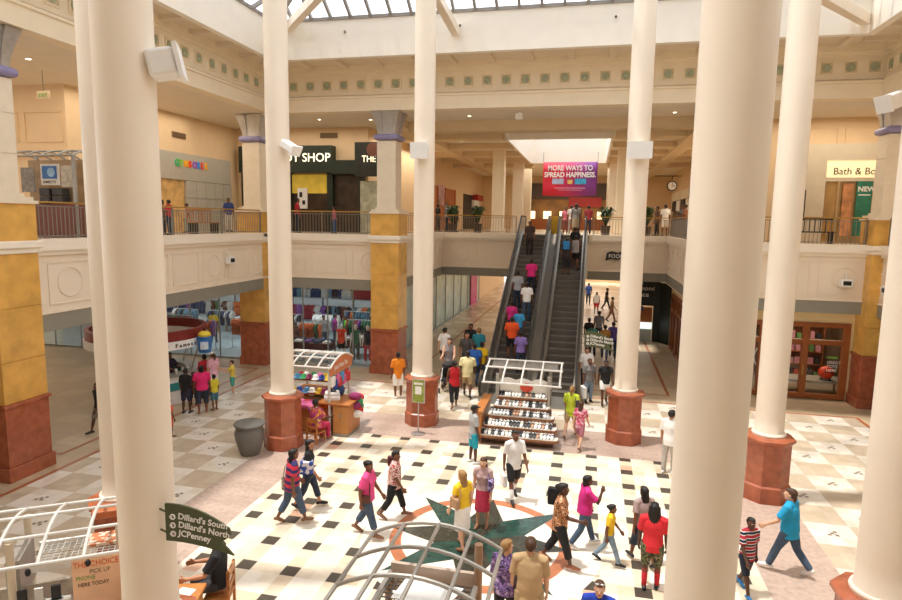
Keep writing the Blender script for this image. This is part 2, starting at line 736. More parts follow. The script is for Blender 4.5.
frieze('wall_left_frieze', (XL, 8), (XL, YB), (1, 0))
frieze('wall_back_frieze', (XL, YB), (XR, YB), (0, -1))
frieze('wall_right_frieze', (XR, YB), (XR, 14), (-1, 0))
s = MB()
s.box(XL - .4, WX0 - .25, -6, YB + .4, ZT, ZT + .2)
s.box(WX1 + .25, XR + .4, -6, YB + .4, ZT, ZT + .2)
s.box(WX0 - .25, WX1 + .25, WY1 + .25, YB + .4, ZT, ZT + .2)
s.box(WX0 - .25, WX1 + .25, -6, WY0 - .25, ZT, ZT + .2)
ce = struct(s.build('ceiling', [ceilm]))
s = MB()
for k in range(16):
    y = YB - .14 - 1.5 * k - .75
    s.box(XL + .14, WX0 - .25, y - .13, y + .13, ZT - .14, ZT)
    s.box(WX1 + .25, XR - .14, y - .13, y + .13, ZT - .14, ZT)
for k in range(14):
    x = WX0 + .7 + k * 1.5
    s.box(x - .13, x + .13, WY1 + .25, YB - .14, ZT - .14, ZT)
s.build('ceiling_rib', [ceilm], ce)
ZW = 13.95
s = MB()
s.box(WX0 - .25, WX0, WY0, WY1 + .25, ZT - .16, ZW)
s.box(WX1, WX1 + .25, WY0, WY1 + .25, ZT - .16, ZW)
s.box(WX0, WX1, WY1, WY1 + .25, ZT - .16, ZW)
s.box(WX0 - .25, WX1 + .25, WY0 - .25, WY0, ZT - .16, ZW)
well = struct(s.build('wall_skylight_well', [wellm]))
s = MB()
for x in (-9.3, -4.9, .5, 5.2):
    s.ell((x, WY1 - .03, 13.45), .045, .05, .05, 8, 6)
s.build('sprinkler_head', [mat('sprinkler_metal', '77736B', .4, .05, 9, metal=.6)], well)

# glazed hip roof of the skylight
ZR = 19.0
RY0, RY1 = 9.0, 15.0
A, B, Cc, Dd = (WX0, WY0, ZW), (WX1, WY0, ZW), (WX1, WY1, ZW), (WX0, WY1, ZW)
E1, E2 = (XC, RY0, ZR), (XC, RY1, ZR)
sk = MB().quad(A, B, E1, E1)
sk = MB()
sk.add([A, B, Cc, Dd, E1, E2], [(0, 1, 4), (1, 2, 5, 4), (2, 3, 5), (3, 0, 4, 5)])
win = struct(sk.build('window_1', [skyglass]))
s = MB()


def lerp(a, b, t):
    return Vector(a).lerp(Vector(b), t)


for (a, b, t0, t1, k) in ((Dd, Cc, E2, E2, 26), (A, B, E1, E1, 14), (Dd, A, E2, E1, 26), (Cc, B, E2, E1, 26)):
    for i in range(k + 1):
        lo = lerp(a, b, i / k)
        if t0 == t1:
            # rafters run straight up the slope to the hip line
            u = i / k
            hi = lerp(a, t0, u * 2) if u < .5 else lerp(b, t0, (1 - u) * 2)
        else:
            u = i / k
            yl = lo.y
            if yl > RY1:
                f = (WY1 - yl) / (WY1 - RY1)
                hi = lerp(a, t0, f)
            elif yl < RY0:
                f = (yl - WY0) / (RY0 - WY0)
                hi = lerp(b, t1, f)
            else:
                hi = Vector((XC, yl, ZR))
        if (hi - lo).length > .3:
            s.bar(lo, hi, .09, .14)
    for f in (.16, .36, .56, .76):
        pass
for f in (0.0, .22, .45, .7):
    ring = [lerp(A, E1, f), lerp(B, E1, f), lerp(Cc, E2, f), lerp(Dd, E2, f)]
    for i in range(4):
        s.bar(ring[i], ring[(i + 1) % 4], .1, .12)
for a, b in ((A, E1), (B, E1), (Cc, E2), (Dd, E2), (E1, E2)):
    s.bar(a, b, .14, .2)
s.build('window_frame', [mat('skylight_frame', '8C8780', .5, .04, 6)], win)

# ================================================================== ceilings of the arms, end walls
s = MB()
s.box(-32, XL - .4, -6, YB + .4, ZC, ZC + .2)
s.box(XR + .4, 24, -6, YB + .4, ZC, ZC + .2)
SX0, SX1, SY0, SY1 = -4.3, .75, 31.5, 44
s.box(-32, SX0 - .1, YB + .4, 66, ZC, ZC + .2)
s.box(SX1 + .1, 24, YB + .4, 66, ZC, ZC + .2)
s.box(SX0 - .1, SX1 + .1, YB + .4, SY0 - .1, ZC, ZC + .2)
s.box(SX0 - .1, SX1 + .1, SY1 + .1, 66, ZC, ZC + .2)
struct(s.build('ceiling_upper', [warmc]))
s = MB()
s.box(SX0 - .1, SX0, SY0, SY1, ZC - .3, 13)
s.box(SX1, SX1 + .1, SY0, SY1, ZC - .3, 13)
s.box(SX0, SX1, SY0 - .1, SY0, ZC - .3, 13)
s.box(SX0, SX1, SY1, SY1 + .1, ZC - .3, 13)
struct(s.build('wall_corridor_skylight', [wellm]))
win2 = struct(MB().quad((SX0, SY0, 13), (SX1, SY0, 13), (SX1, SY1, 13), (SX0, SY1, 13)).build('window_2', [skyglass]))
s = MB()
for k in range(9):
    y = SY0 + k * (SY1 - SY0) / 8
    s.box(SX0, SX1, y - .05, y + .05, 12.95, 13.1)
s.build('window_frame', [MATS['skylight_frame']], win2)
# bulkheads and beams under the upper ceiling
s = MB()
s.box(-8.2, 4.2, 27.2, 27.9, ZC - .45, ZC)
s.box(-8.9, -8.2, 24.9, 60, ZC - .35, ZC)
s.box(4.2, 4.9, 24.9, 60, ZC - .35, ZC)
for y in (31, 35, 39, 43, 47):
    s.box(-8.2, SX0 - .2, y, y + .8, ZC - .3, ZC)
    s.box(-10.6, -8.9, y, y + .8, ZC - .3, ZC)
    s.box(SX1 + .2, 4.2, y, y + .8, ZC - .3, ZC)
    s.box(4.9, 7.0, y, y + .8, ZC - .3, ZC)
struct(s.build('ceiling_beam', [mat('beam_tan', 'D8C3A0', .8, .03, 2)]))

s = MB().box(-18, -17.6, 18, 28.4, Z2, ZC)
wgl = struct(s.build('wall_left_upper', [wallpeach]))
struct(MB().box(-32, -18, 18, 18.3, Z2, ZC).build('wall_left_arm_upper', [wallpeach]))
struct(MB().box(-18, -10.6, 28.4, 28.8, Z2, ZC).build('wall_back_left_upper', [wallpeach]))
struct(MB().box(-10.9, -10.6, 28.8, 60, Z2, ZC).build('wall_corridor_left_upper', [wallpeach]))
struct(MB().box(7.3, 24, 28.4, 28.8, Z2, ZC).build('wall_back_right_upper', [wallpeach]))
struct(MB().box(7.0, 7.3, 28.4, 60, Z2, ZC).build('wall_corridor_right_upper', [wallpeach]))
struct(MB().box(-11, 7.3, 60, 60.3, Z2, ZC).build('wall_end_upper', [wallpeach]))
struct(MB().box(14.5, 14.9, -6, 28.4, Z2, ZC).build('wall_right_upper', [wallpeach]))
# wall panel frames on the upper walls
s = MB()
for x in (-26, -24, -22, -20, -18.1):
    pass
for (x0, x1) in ((-21.4, -19.6), (-19.3, -17.75), (-23.4, -21.7)):
    for (a, b) in (((x0, 9.0), (x1, 9.0)), ((x0, 10.0), (x1, 10.0)), ((x0, 9.0), (x0, 10.0)), ((x1, 9.0), (x1, 10.0))):
        s.bar((a[0], 17.99, a[1]), (b[0], 17.99, b[1]), .04, .04)
s.box(-24, -17.7, 17.85, 18, 8.55, 8.68)
for (x0, x1) in ((7.6, 9.6), (9.9, 11.9)):
    for (a, b) in (((x0, 9.75), (x1, 9.75)), ((x0, 10.5), (x1, 10.5)), ((x0, 9.75), (x0, 10.5)), ((x1, 9.75), (x1, 10.5))):
        s.bar((a[0], 28.39, a[1]), (b[0], 28.39, b[1]), .04, .04)
struct(s.build('trim_1', [wallpeach]))

# ground-floor walls
struct(MB().box(-34, -33.7, -6, 34, 0, 6).build('wall_left_end', [wallpeach]))
struct(MB().box(-33.7, -9.2, 33, 33.3, 0, 3.49).build('wall_shop_back', [mat('shop_back_wall', '3A3A3A', .8, .15, 3)]))
struct(MB().box(-9.3, -9.0, 25.6, 66, 0, 3.41).build('wall_corridor_left', [wallpeach]))
struct(MB().box(4.35, 4.65, 25.45, 66, 0, 3.37).build('wall_corridor_right', [wallpeach]))
struct(MB().box(-9.3, 5.2, 70, 70.3, 0, 3.4).build('wall_corridor_end', [wallpeach]))
struct(MB().box(5.2, 18, 29.5, 29.8, 0, 3.37).build('wall_toy_shop_back', [mat('toyshop_back', '8A6A48', .8, .1, 3)]))
struct(MB().box(14, 14.3, -6, 29.5, 0, 3.35).build('wall_right_shop_back', [mat('dark_shop_back', '37332E', .8, .1, 3)]))
# wall behind the camera: the near end of the court
struct(MB().box(-34, 24, -6.3, -6, 0, ZT).build('wall_front', [cream]))
struct(MB().box(-13.9, 10, -6, -.8, 3.3, Z2).build('floor_upper_front', [fasc]))
# ================================================================== round columns
def column(x, y, label):
    t = thing('round_column', label, 'column', (x, y, 0), 0, 'round columns about the court')
    ph = PI / 8
    b = MB().lathe([(.56, 0), (.56, .38), (.54, .4), (.515, .42), (.515, 1.38), (.53, 1.4), (.59, 1.46), (.59, 1.52), (.46, 1.56)], n=8, ph=ph)
    b.build('plinth', [redg], t)
    MB().torus((0, 0, 1.6), .34, .04, 32, 8).build('base_ring', [colm], t, smooth=True)
    MB().lathe([(.37, 1.55), (.37, 1.6), (.325, 1.66), (.318, 2.0), (.316, 8.0), (.314, 15.0)], n=40).build('shaft', [colm], t, smooth=True)
    return t


CPOS = {'c1': (-5.12, 6.07), 'c1b': (-7.98, 8.9), 'c2': (-8.4, 15.55), 'c3': (-5.1, 18.57), 'c4': (1.2, 18.6), 'c5': (4.35, 15.5), 'c6': (1.17, 5.95), 'c7': (4.06, 8.9)}
CLAB = {'c1': 'cream round column nearest the leaf-shaped green sign with store names',
        'c1b': 'cream round column half hidden behind the column with the leaf-shaped sign',
        'c2': 'cream round column on red granite plinth beside the grey urn',
        'c3': 'cream round column on red granite plinth with a small sign stand before it',
        'c4': 'cream round column between the escalators and the dark jewellery shop',
        'c5': 'greyish round column on red plinth beyond the woman in blue',
        'c6': 'widest cream round column, between the man in red and the striped-shirt boy',
        'c7': 'cream round column with red plinth nearest the dark shop wall'}
for k, (x, y) in CPOS.items():
    column(x, y, CLAB[k])

# ================================================================== square pillars
def pillar(x, y, label, w=1.22, lower=True, upper=True, wu=.8):
    """x, y centre of the pillar"""
    t = thing('square_pillar', label, 'pillar', (x, y, 0), 0, 'square pillars of the court')
    h = w / 2
    MB().box(-h - .05, h + .05, -h - .05, h + .05, 0, .36).box(-h, h, -h, h, .36, 1.84).build('granite_base', [redg], t, bevel=.012)
    MB().box(-h - .05, h + .05, -h - .05, h + .05, 1.84, 1.93).build('granite_moulding', [redg], t, bevel=.015)
    s = MB()
    zs = [1.93, 2.95, 4.25, 5.55]
    for a, b in zip(zs, zs[1:]):
        s.box(-h + .01, h - .01, -h + .01, h - .01, a + .012, b - .006)
    s.box(-h + .03, h - .03, -h + .03, h - .03, 1.93, 5.55)
    s.build('marble_shaft', [yel], t)
    MB().box(-h - .04, h + .04, -h - .04, h + .04, 5.55, 5.68).box(-h - .1, h + .1, -h - .1, h + .1, 5.68, 5.86).build('cap_moulding', [capm], t, bevel=.03)
    MB().box(-h, h, -h, h, 5.86, 6.76).build('marble_pedestal', [yel], t)
    g = wu / 2
    s = MB().prism([(-h - .05, -h - .05), (h + .05, -h - .05), (h + .05, h + .05), (-h - .05, h + .05)], 6.76, 6.84)
    for z, q in ((6.84, h - .02), (6.92, g + .06)):
        s.box(-q, q, -q, q, z, z + .09)
    s.build('pedestal_cap', [pillc], t)
    s = MB()
    zz = [7.0, 7.95, 8.9, 9.72]
    for a, b in zip(zz, zz[1:]):
        s.box(-g, g, -g, g, a + .01, b - .005)
    s.box(-g + .02, g - .02, -g + .02, g - .02, 7.0, 9.72)
    s.build('stone_shaft', [pillc], t)
    s = MB()
    q = g + .02
    for (a, b) in (((-q, -q), (q, -q)), ((q, -q), (q, q)), ((q, q), (-q, q)), ((-q, q), (-q, -q))):
        s.tube([(a[0], a[1], 9.86), (b[0], b[1], 9.86)], .12, 12, True)
    s.box(-q, q, -q, q, 9.74, 9.97)
    s.build('lavender_ring', [lav], t, smooth=True)
    s = MB()
    for a, b in ((.12, -1), (.12, 1)):
        pass
    for sx_ in (-1, 0, 1):
        for sy_ in (-1, 0, 1):
            if sx_ == 0 and sy_ == 0:
                continue
            r0, r1 = g - .02, g + .14
            if sx_ and sy_:
                k0, k1 = .1, .22
                c0 = Vector((sx_ * (r0 - .1), sy_ * (r0 - .1)))
                c1 = Vector((sx_ * (r1 - .16), sy_ * (r1 - .16)))
            else:
                k0, k1 = .22, .22
                c0 = Vector((sx_ * (r0 - .24), sy_ * (r0 - .24)))
                c1 = Vector((sx_ * (r1 - .24), sy_ * (r1 - .24)))
            rings = []
            for i in range(7):
                u = i / 6
                cc = c0.lerp(c1, u ** 1.6)
                kk = k0 + (k1 - k0) * u ** 1.3
                rings.append([(cc.x - kk, cc.y - kk), (cc.x + kk, cc.y - kk), (cc.x + kk, cc.y + kk), (cc.x - kk, cc.y + kk), 9.97 + .9 * u])
            vs = [(p[0], p[1], R[4]) for R in rings for p in R[:4]]
            fs = [(3, 2, 1, 0), tuple(24 + k for k in range(4))]
            for i in range(6):
                for k in range(4):
                    k2 = (k + 1) % 4
                    fs.append((i * 4 + k, i * 4 + k2, i * 4 + 4 + k2, i * 4 + 4 + k))
            s.add(vs, fs)
    s.build('silver_capital', [silver], t)
    return t


pillar(-14.12, 12.12, 'largest-looking yellow marble pillar, its red granite base beside the phone cart and brown tiled arm')
pillar(-14.45, 24.78, 'yellow marble pillar with red base between the snack bar and the clothing shop')
pillar(-8.32, 24.8, 'yellow marble pillar with red base behind the man in orange')
pillar(4.3, 24.8, 'yellow marble pillar hidden behind the widest round column')
pillar(10.25, 24.85, 'narrowly seen yellow marble pillar beside the wooden shop window', w=1.22)

# ================================================================== balcony railings
def railing(a, b, label, step=.135, glassy=False, wood=False):
    a, b = Vector((*a, Z2)), Vector((*b, Z2))
    d = b - a
    L = d.length
    ang = math.atan2(d.y, d.x)
    t = thing('balcony_railing', label, 'railing', a, ang)
    MB().box(0, L, -.035, .035, .95, 1.0).build('handrail', [brass], t, bevel=.012)
    MB().box(0, L, -.015, .015, .08, .11).box(0, L, -.015, .015, .86, .885).build('rail_bar', [ironm], t)
    n = max(2, min(100, int(L / step)))
    bm_ = None
    for i in range(n):
        x = (i + .5) * L / n
        if bm_ is None:
            bm_ = MB().box(-.009, .009, -.009, .009, .03, .88).build('baluster', [ironm], t, loc=(x, 0, 0))
        else:
            c = bm_.copy()
            COL.objects.link(c)
            c.parent = t
            c.location = (x, 0, 0)
    np_ = max(2, int(L / 2.4) + 1)
    for i in range(np_):
        MB().box(-.022, .022, -.022, .022, 0, .96).build('post', [ironm], t, loc=(i * L / (np_ - 1), 0, 0))
    return t


railing((SL - .05, 12.75), (SL - .05, 24.15), 'brass-topped balcony railing before the children\'s clothing shop')
railing((-13.8, SY + .05), (-8.95, SY + .05), 'brass-topped balcony railing before the dark green soap shop')
railing((VX0 - .05, SY + .9), (VX0 - .05, VY), 'balcony railing along the escalator opening on the café side', .3)
railing((VX0 + .05, VY + .05), (-4.05, VY + .05), 'balcony railing between the café side and the escalator heads', .15)
railing((.1, VY + .05), (VX1 - .05, VY + .05), 'balcony railing between the escalator heads and the clock shop', .15)
railing((VX1 + .05, VY), (VX1 + .05, SY + .9), 'balcony railing below the round clock, with people leaning on it', .15)
railing((4.95, SY + .05), (9.6, SY + .05), 'brass-topped balcony railing before the bath soap shop')
railing((SRX + .05, 24.1), (SRX + .05, 14), 'balcony railing along the shaded side gallery above the dark shop')

# ================================================================== escalators
def escalator(xc, label, w=1.05):
    yb, yt = 22.7, 32.95
    t = thing('escalator', label, 'escalator', (xc, 0, 0))
    rise = Z2
    sl = rise / (yt - yb)
    h = w / 2
    # comb plates
    MB().box(-h, h, yb - 1.5, yb, 0, .02).build('landing_plate', [steel], t)
    MB().box(-h, h, yt, VY + .8, Z2 - .1, Z2 + .02).build('landing_plate', [steel], t)
    n = 29
    st = None
    for i in range(n):
        y = yb + (yt - yb) * i / n
        z = rise * (i + 1) / n
        if st is None:
            dep = (yt - yb) / n
            s = MB().box(-h + .01, h - .01, 0, dep + .02, -.22, 0)
            s.m(1).box(-h + .01, h - .01, -.004, .03, -.02, .006)
            st = s.build('step', [stepm, mat('step_nosing', '8A8272', .5, .1, 20)], t, loc=(0, y, z))
        else:
            c = st.copy()
            COL.objects.link(c)
            c.parent = t
            c.location = (0, y, z)
    prof = [(23.9, 0), (yb, .0), (yt + .2, Z2), (VY + .4, Z2)]
    for sgn in (-1, 1):
        x0, x1 = sorted((sgn * h, sgn * (h + .24)))
        # skirt deck
        s = MB()
        lo = [(yb - 1.3, 0), (yb + .6, 0.), (yt + .5, Z2 - .55), (VY + .6, Z2 - .55), (VY + .6, Z2 + .2), (yt, Z2 + .22), (yb - .15, .24), (yb - 1.3, .24)]
        vs = [(x, y, z) for x in (x0, x1) for y, z in lo]
        m = len(lo)
        fs = [tuple(range(m)), tuple(range(2 * m - 1, m - 1, -1))] + [(k, m + k, m + (k + 1) % m, (k + 1) % m) for k in range(m)]
        s.add(vs, fs)
        s.build('skirt_deck', [steel], t)
        # balustrade
        xm = sgn * (h + .12)
        bp = [(yb - 1.65, .24), (yb - .15, .24), (yt, Z2 + .22), (VY + .75, Z2 + .22), (VY + .75, Z2 + .92), (yt - .1, Z2 + .92), (yb - .35, .92), (yb - 1.6, .92)]
        vs = [(x, y, z) for x in (xm - .02, xm + .02) for y, z in bp]
        s = MB().add(vs, fs)
        s.build('balustrade', [steel], t)
        hp = [(xm, yb - 1.6, .3), (xm, yb - 1.78, .5), (xm, yb - 1.78, .75), (xm, yb - 1.6, .95), (xm, yb - .35, .97), (xm, yt - .1, Z2 + .97), (xm, VY + .75, Z2 + .97), (xm, VY + .95, Z2 + .7), (xm, VY + .8, Z2 + .3)]
        MB().tube(hp, .045, 8).build('handrail', [rubber], t, smooth=True)
    # truss soffit
    s = MB()
    lo = [(yb - 1, -.01), (yb + .5, .0), (yt + .5, Z2 - .55), (VY, Z2 - .55), (VY, Z2 - 1.0), (yt + .3, Z2 - 1.0), (yb + 1.6, -.01)]
    vs = [(x, y, z) for x in (-h - .2, h + .2) for y, z in lo]
    m = len(lo)
    fs = [tuple(range(m)), tuple(range(2 * m - 1, m - 1, -1))] + [(k, m + k, m + (k + 1) % m, (k + 1) % m) for k in range(m)]
    s.add(vs, fs).build('truss_cladding', [fasc], t)
    return t


escalator(-2.92, 'escalator crowded with riders, beside the clothing shop', 1.2)
escalator(-.97, 'escalator with many bare steps showing, beside the shop corridor', 1.12)
# decks between and beside the escalators
dk = MB()
lo = [(21.9, 0), (22.7, .0), (33.0, Z2 - .2), (VY, Z2 - .2), (VY, Z2 + .05), (32.9, Z2 + .05), (22.5, .25), (21.9, .25)]
for (x0, x1) in ((-2.08, -1.77),):
    vs = [(x, y, z) for x in (x0, x1) for y, z in lo]
    m = len(lo)
    fs = [tuple(range(m)), tuple(range(2 * m - 1, m - 1, -1))] + [(k, m + k, m + (k + 1) % m, (k + 1) % m) for k in range(m)]
    dk.add(vs, fs)
tag(dk.build('escalator_median', [mat('median_panel', '8A7E6C', .55, .05, 4)]), 'sloping beige deck filling the gap between the two escalators', 'deck')
t = thing('escalator_notice', 'yellow notice on the panel between the two escalator heads', 'sign', (-1.925, VY - .2, Z2 + .05))
MB().box(-.2, .2, -.03, .03, 0, .95).build('board', [mat('notice_yellow', 'D9A520', .5, .06, 6)], t)

# ================================================================== storefronts on the ground floor
def shop_window(name, x0, x1, y, z0, z1, n, label, fm, parent_label_cat='shop window'):
    t = thing(name, label, parent_label_cat, (0, y, 0))
    MB().quad((x0, 0, z0), (x1, 0, z0), (x1, 0, z1), (x0, 0, z1)).build('pane', [glass], t)
    s = MB()
    for i in range(n + 1):
        x = x0 + (x1 - x0) * i / n
        s.box(x - .025, x + .025, -.03, .03, z0, z1)
    s.box(x0, x1, -.03, .03, z0, z0 + .06)
    s.box(x0, x1, -.03, .03, z1 - .08, z1)
    s.build('window_frame', [fm], t)
    return t


alu = mat('aluminium_frame', '9AA0A2', .4, .04, 6, metal=.5)
shop_window('clothing_shop_front', -32, -15.1, 25.0, .02, 3.49, 11, 'glass front of the sports clothing shop behind the snack bar', alu)
shop_window('clothing_shop_front', -13.8, -9.0, 25.35, .02, 3.49, 4, 'glass front of the clothing shop behind the hat cart', alu)
struct(MB().quad((-32, 25.1, .012), (-9.3, 25.1, .012), (-9.3, 33, .012), (-32, 33, .012)).build('floor_shop', [mat('shop_floor_pale', 'B9C9CE', .25, .08, 2)]))
struct(MB().quad((5.2, 25.3, .012), (14, 25.3, .012), (14, 29.5, .012), (5.2, 29.5, .012)).build('floor_toy_shop', [mat('toy_shop_floor', '8B7C68', .4, .1, 2)]))

gl = thing('corridor_shop_front', 'pale glass shop front with a pink poster, between the pillar and the crowded escalator', 'shop window', (-8.98, 0, 0))
MB().box(-.02, .0, 25.7, 50, 0, 3.4).build('back_panel', [mat('aqua_display', 'BFD3CC', .3, .25, 1.3)], gl)
MB().quad((.08, 25.7, .1), (.08, 50, .1), (.08, 50, 3.3), (.08, 25.7, 3.3)).build('pane', [glass], gl)
s = MB()
for k in range(11):
    y = 25.7 + k * 2.42
    s.box(.05, .11, y - .03, y + .03, 0, 3.3)
s.box(.05, .11, 25.7, 50, 3.3, 3.4).box(.05, .11, 25.7, 50, 0, .1)
s.build('window_frame', [alu], gl)
MB().box(.09, .12, 46.2, 48.8, .0, 3.3).build('poster', [mat('pink_poster', 'C9407E', .5, .15, 3)], gl)
# wooden shop window with toys on the right
yw = 25.15
struct(MB().box(9.55, 14, yw, yw + .25, 0, 3.37).box(5.21, 9.55, yw, yw + .25, 2.95, 3.37).build('wall_toy_shop', [mat('shop_cream', 'E8D3A4', .6, .03, 3)]))
t = thing('wooden_shop_front', 'brown timber shop window with glass doors, toys and a red ball inside', 'shop window', (0, yw, 0))
s = MB()
for x in (5.1, 6.55, 8.05, 9.42):
    s.box(x - .11, x + .11, -.1, .1, .05, 2.95)
for z in (.13, 2.2, 2.86):
    s.box(5.0, 9.53, -.09, .09, z - .09, z + .09)
s.build('timber_frame', [woodm], t, bevel=.01)
for (a, b) in ((5.2, 6.45), (6.65, 7.95), (8.15, 9.32)):
    MB().quad((a, 0, .2), (b, 0, .2), (b, 0, 2.1), (a, 0, 2.1)).build('pane', [glass], t)
    MB().quad((a, 0, 2.28), (b, 0, 2.28), (b, 0, 2.78), (a, 0, 2.78)).build('pane', [glass], t)
MB().box(7.98, 8.02, -.16, -.1, .95, 1.35).box(7.985, 8.015, -.12, -.1, .97, 1.33).build('door_handle', [brass], t)
text('lettering', 'GREAT\nTOYS\nHERE', .15, white, t, (8.85, -.012, 1.4), extrude=.002, sx=1)
D.objects['lettering'].name = 'window_lettering'
MB().box(8.85, 9.2, -.012, -.008, 1.6, 1.68).build('green_leaf_mark', [mat('leaf_green', '6B9A3A', .6, .05, 5)], t)
bx = thing('hoop', 'large white ring leaning inside the timber shop window', 'hoop', (7.0, 25.7, .85))
MB().torus((0, 0, .55), .55, .028, 36, 8, 'Y').build('ring', [white], bx, smooth=True)
MB().box(-.3, .3, -.15, .15, -.85, -.02).build('stand', [woodm], bx)
b = thing('toy_ball', 'glossy red grinning ball on the display table', 'ball', (9.15, 26.0, .58))
MB().ell((0, 0, .29), .27, .27, .26, 20, 12).build('ball', [mat('ball_red', 'D8421C', .25, .05, 4)], b, smooth=True)
f = MB()
for sx_ in (-.14, .14):
    f.prism([(sx_ * .7 - .05, 0), (sx_ * .7 + .05, 0), (sx_ * .7, .09)], 0, .02)
fo = f.build('eye_mark', [blackm], b, loc=(0, -.255, .33))
fo.rotation_euler = (PI / 2 - .2, 0, 0)
MB().torus((0, 0, .02), .16, .05, 16, 6).build('neck', [blackm], b)
dt = thing('display_table', 'sloping grey display table behind the timber shop window', 'table', (8.5, 26.2, 0))
MB().prism([(-1.3, -.5), (1.3, -.5), (1.3, .5), (-1.3, .5)], .5, .58).build('top', [mat('table_grey', '8F877C', .5, .06, 5)], dt)
for a in (-1.2, 1.2):
    for c in (-.4, .4):
        MB().box(a - .04, a + .04, c - .04, c + .04, 0, .5).build('leg', [woodm], dt)
rng = random.Random(11)
tc = ['C94A36', 'E8D9B0', '3E6A9A', '8A4A8A', 'D9A23A', '5A8A4A', 'F0EDE6', '2E2E32', 'C98A9A']
for k in range(3):
    x0 = 5.4 + k * 1.5
    t = thing('toy_shelf', ['tall wooden shelf of toys behind the white ring', 'tall wooden shelf of toys behind the door of the timber window', 'tall wooden shelf of toys by the red ball'][k], 'shelf', (x0, 28.3, 0))
    s = MB().box(0, .04, 0, .4, 0, 2.7).box(1.36, 1.4, 0, .4, 0, 2.7).box(0, 1.4, .38, .4, 0, 2.7)
    s.build('carcass', [woodm], t)
    for z in (.1, .65, 1.2, 1.75, 2.3):
        MB().box(.04, 1.36, 0, .38, z, z + .03).build('shelf_board', [woodm], t)
        for j in range(5):
            w_, h_ = rng.uniform(.14, .22), rng.uniform(.2, .4)
            o = MB().box(-w_ / 2, w_ / 2, -.1, .1, 0, h_).build('toy_box', [mat('toy_' + str(rng.randrange(9)), rng.choice(tc), .5, .1, 8)], loc=(x0 + .18 + j * .26, 28.48, z + .032), bevel=.01)
            tag(o, 'small coloured toy box on the shelves of the timber-fronted shop', 'toy box', 'toy boxes on the toy shop shelves')

# dark shop along the side wall
t = thing('dark_storefront', 'near-black shop front with a pale framed opening, beside the narrow yellow pillar', 'shop window', (0, 0, 0))
MB().box(10.12, 10.5, 8, 24.15, .0, 3.24).build('facade', [darkm], t)
s = MB()
for y in (21.6, 22.8):
    s.box(10.06, 10.13, y - .06, y + .06, 1.0, 2.5)
s.box(10.06, 10.13, 21.66, 22.74, 1.0, 1.1).box(10.06, 10.13, 21.66, 22.74, 2.4, 2.5)
s.build('opening_frame', [silver], t)
MB().box(10.1, 10.13, 21.66, 22.74, 1.1, 1.7).build('display_panel', [mat('display_pale', 'C9A98A', .5, .2, 5)], t)

# jewellery shop at the end of the opening
t = thing('jewellery_shop_front', 'black jewellery shop front with script sign, beneath the upper corridor', 'shop front', (0, 0, 0))
J0, J1, JY = 1.95, 4.3, 35.4
s = MB()
s.box(J0, J1 - .7, JY, JY + .2, 2.0, 3.38)
s.box(J0, J0 + .18, JY, JY + .2, 0, 2.0)
s.box(J1 - .75, J1 - .45, JY - .1, JY + .2, 0, 3.38)
s.prism([(J1 - .45, JY - .1), (4.33, JY - 1.0), (4.33, JY - .7), (J1 - .3, JY + .2)], 0, 3.3)
s.build('facade', [darkm], t)
text('sign_lettering', 'Diamond', .36, white, t, (J0 + .3, JY - .02, 2.85), sx=1.0)
text('sign_lettering', 'Palace', .36, white, t, (J0 + .42, JY - .02, 2.5), sx=1.0)
MB().box(J0 + .2, J1 - .8, JY + .05, JY + .1, 1.05, 1.9).build('wood_panel', [woodm], t)
MB().box(J0 + .2, J1 - .8, JY - .1, JY + .4, .7, 1.05).build('lit_case', [mat('lit_case', 'DCEBE4', .3, .02, 3, emit=1.2)], t)
MB().box(J0 + .2, J1 - .8, JY - .06, JY + .4, 0, .7).build('counter_front', [mat('counter_pale', 'A8B0A8', .5, .05, 3)], t)
MB().box(J0 + .7, J1 - 1.3, JY - .06, JY + .02, 1.7, 1.98).build('blue_panel', [mat('blue_screen', '29486E', .4, .1, 6)], t)
d = MB().prism([(-.16, 0), (.16, 0), (.0, -.2)], 0, .02).prism([(-.16, .0), (-.09, .09), (.09, .09), (.16, 0)], 0, .02).build('diamond_mark', [mat('diamond_blue', '6FA5C9', .3, .1, 6)], t, loc=(J0 + .85, JY - .02, 3.24))
d.rotation_euler = (PI / 2, 0, 0)
# timber shop doors along the corridor
for k in range(3):
    y = 27.3 + k * 2.2
    t = thing('timber_shop_door', ['brown timber shop door in the corridor wall nearest the widest column', 'brown timber shop door, middle of three in the corridor wall', 'brown timber shop door nearest the black jewellery shop'][k], 'door', (4.35, y, 0))
    s = MB()
    for a in (0, .9, 1.8):
        s.box(-.1, .02, a - .07, a + .07, 0, 2.9)
    for z in (.1, 2.1, 2.85):
        s.box(-.09, .02, 0, 1.8, z - .08, z + .08)
    s.build('timber_frame', [woodm], t)
    MB().box(-.03, 0, .07, 1.73, .18, 2.77).build('pane', [mat('dim_glass', '3A2B20', .1, .3, 3)], t)
# ================================================================== upper shops
def letters_sign(root, s, size, material, x, y, z, align='LEFT', sx=1, bold=0):
    return text('sign_lettering', s, size, material, root, (x, y, z), align=align, sx=sx, bold=bold)


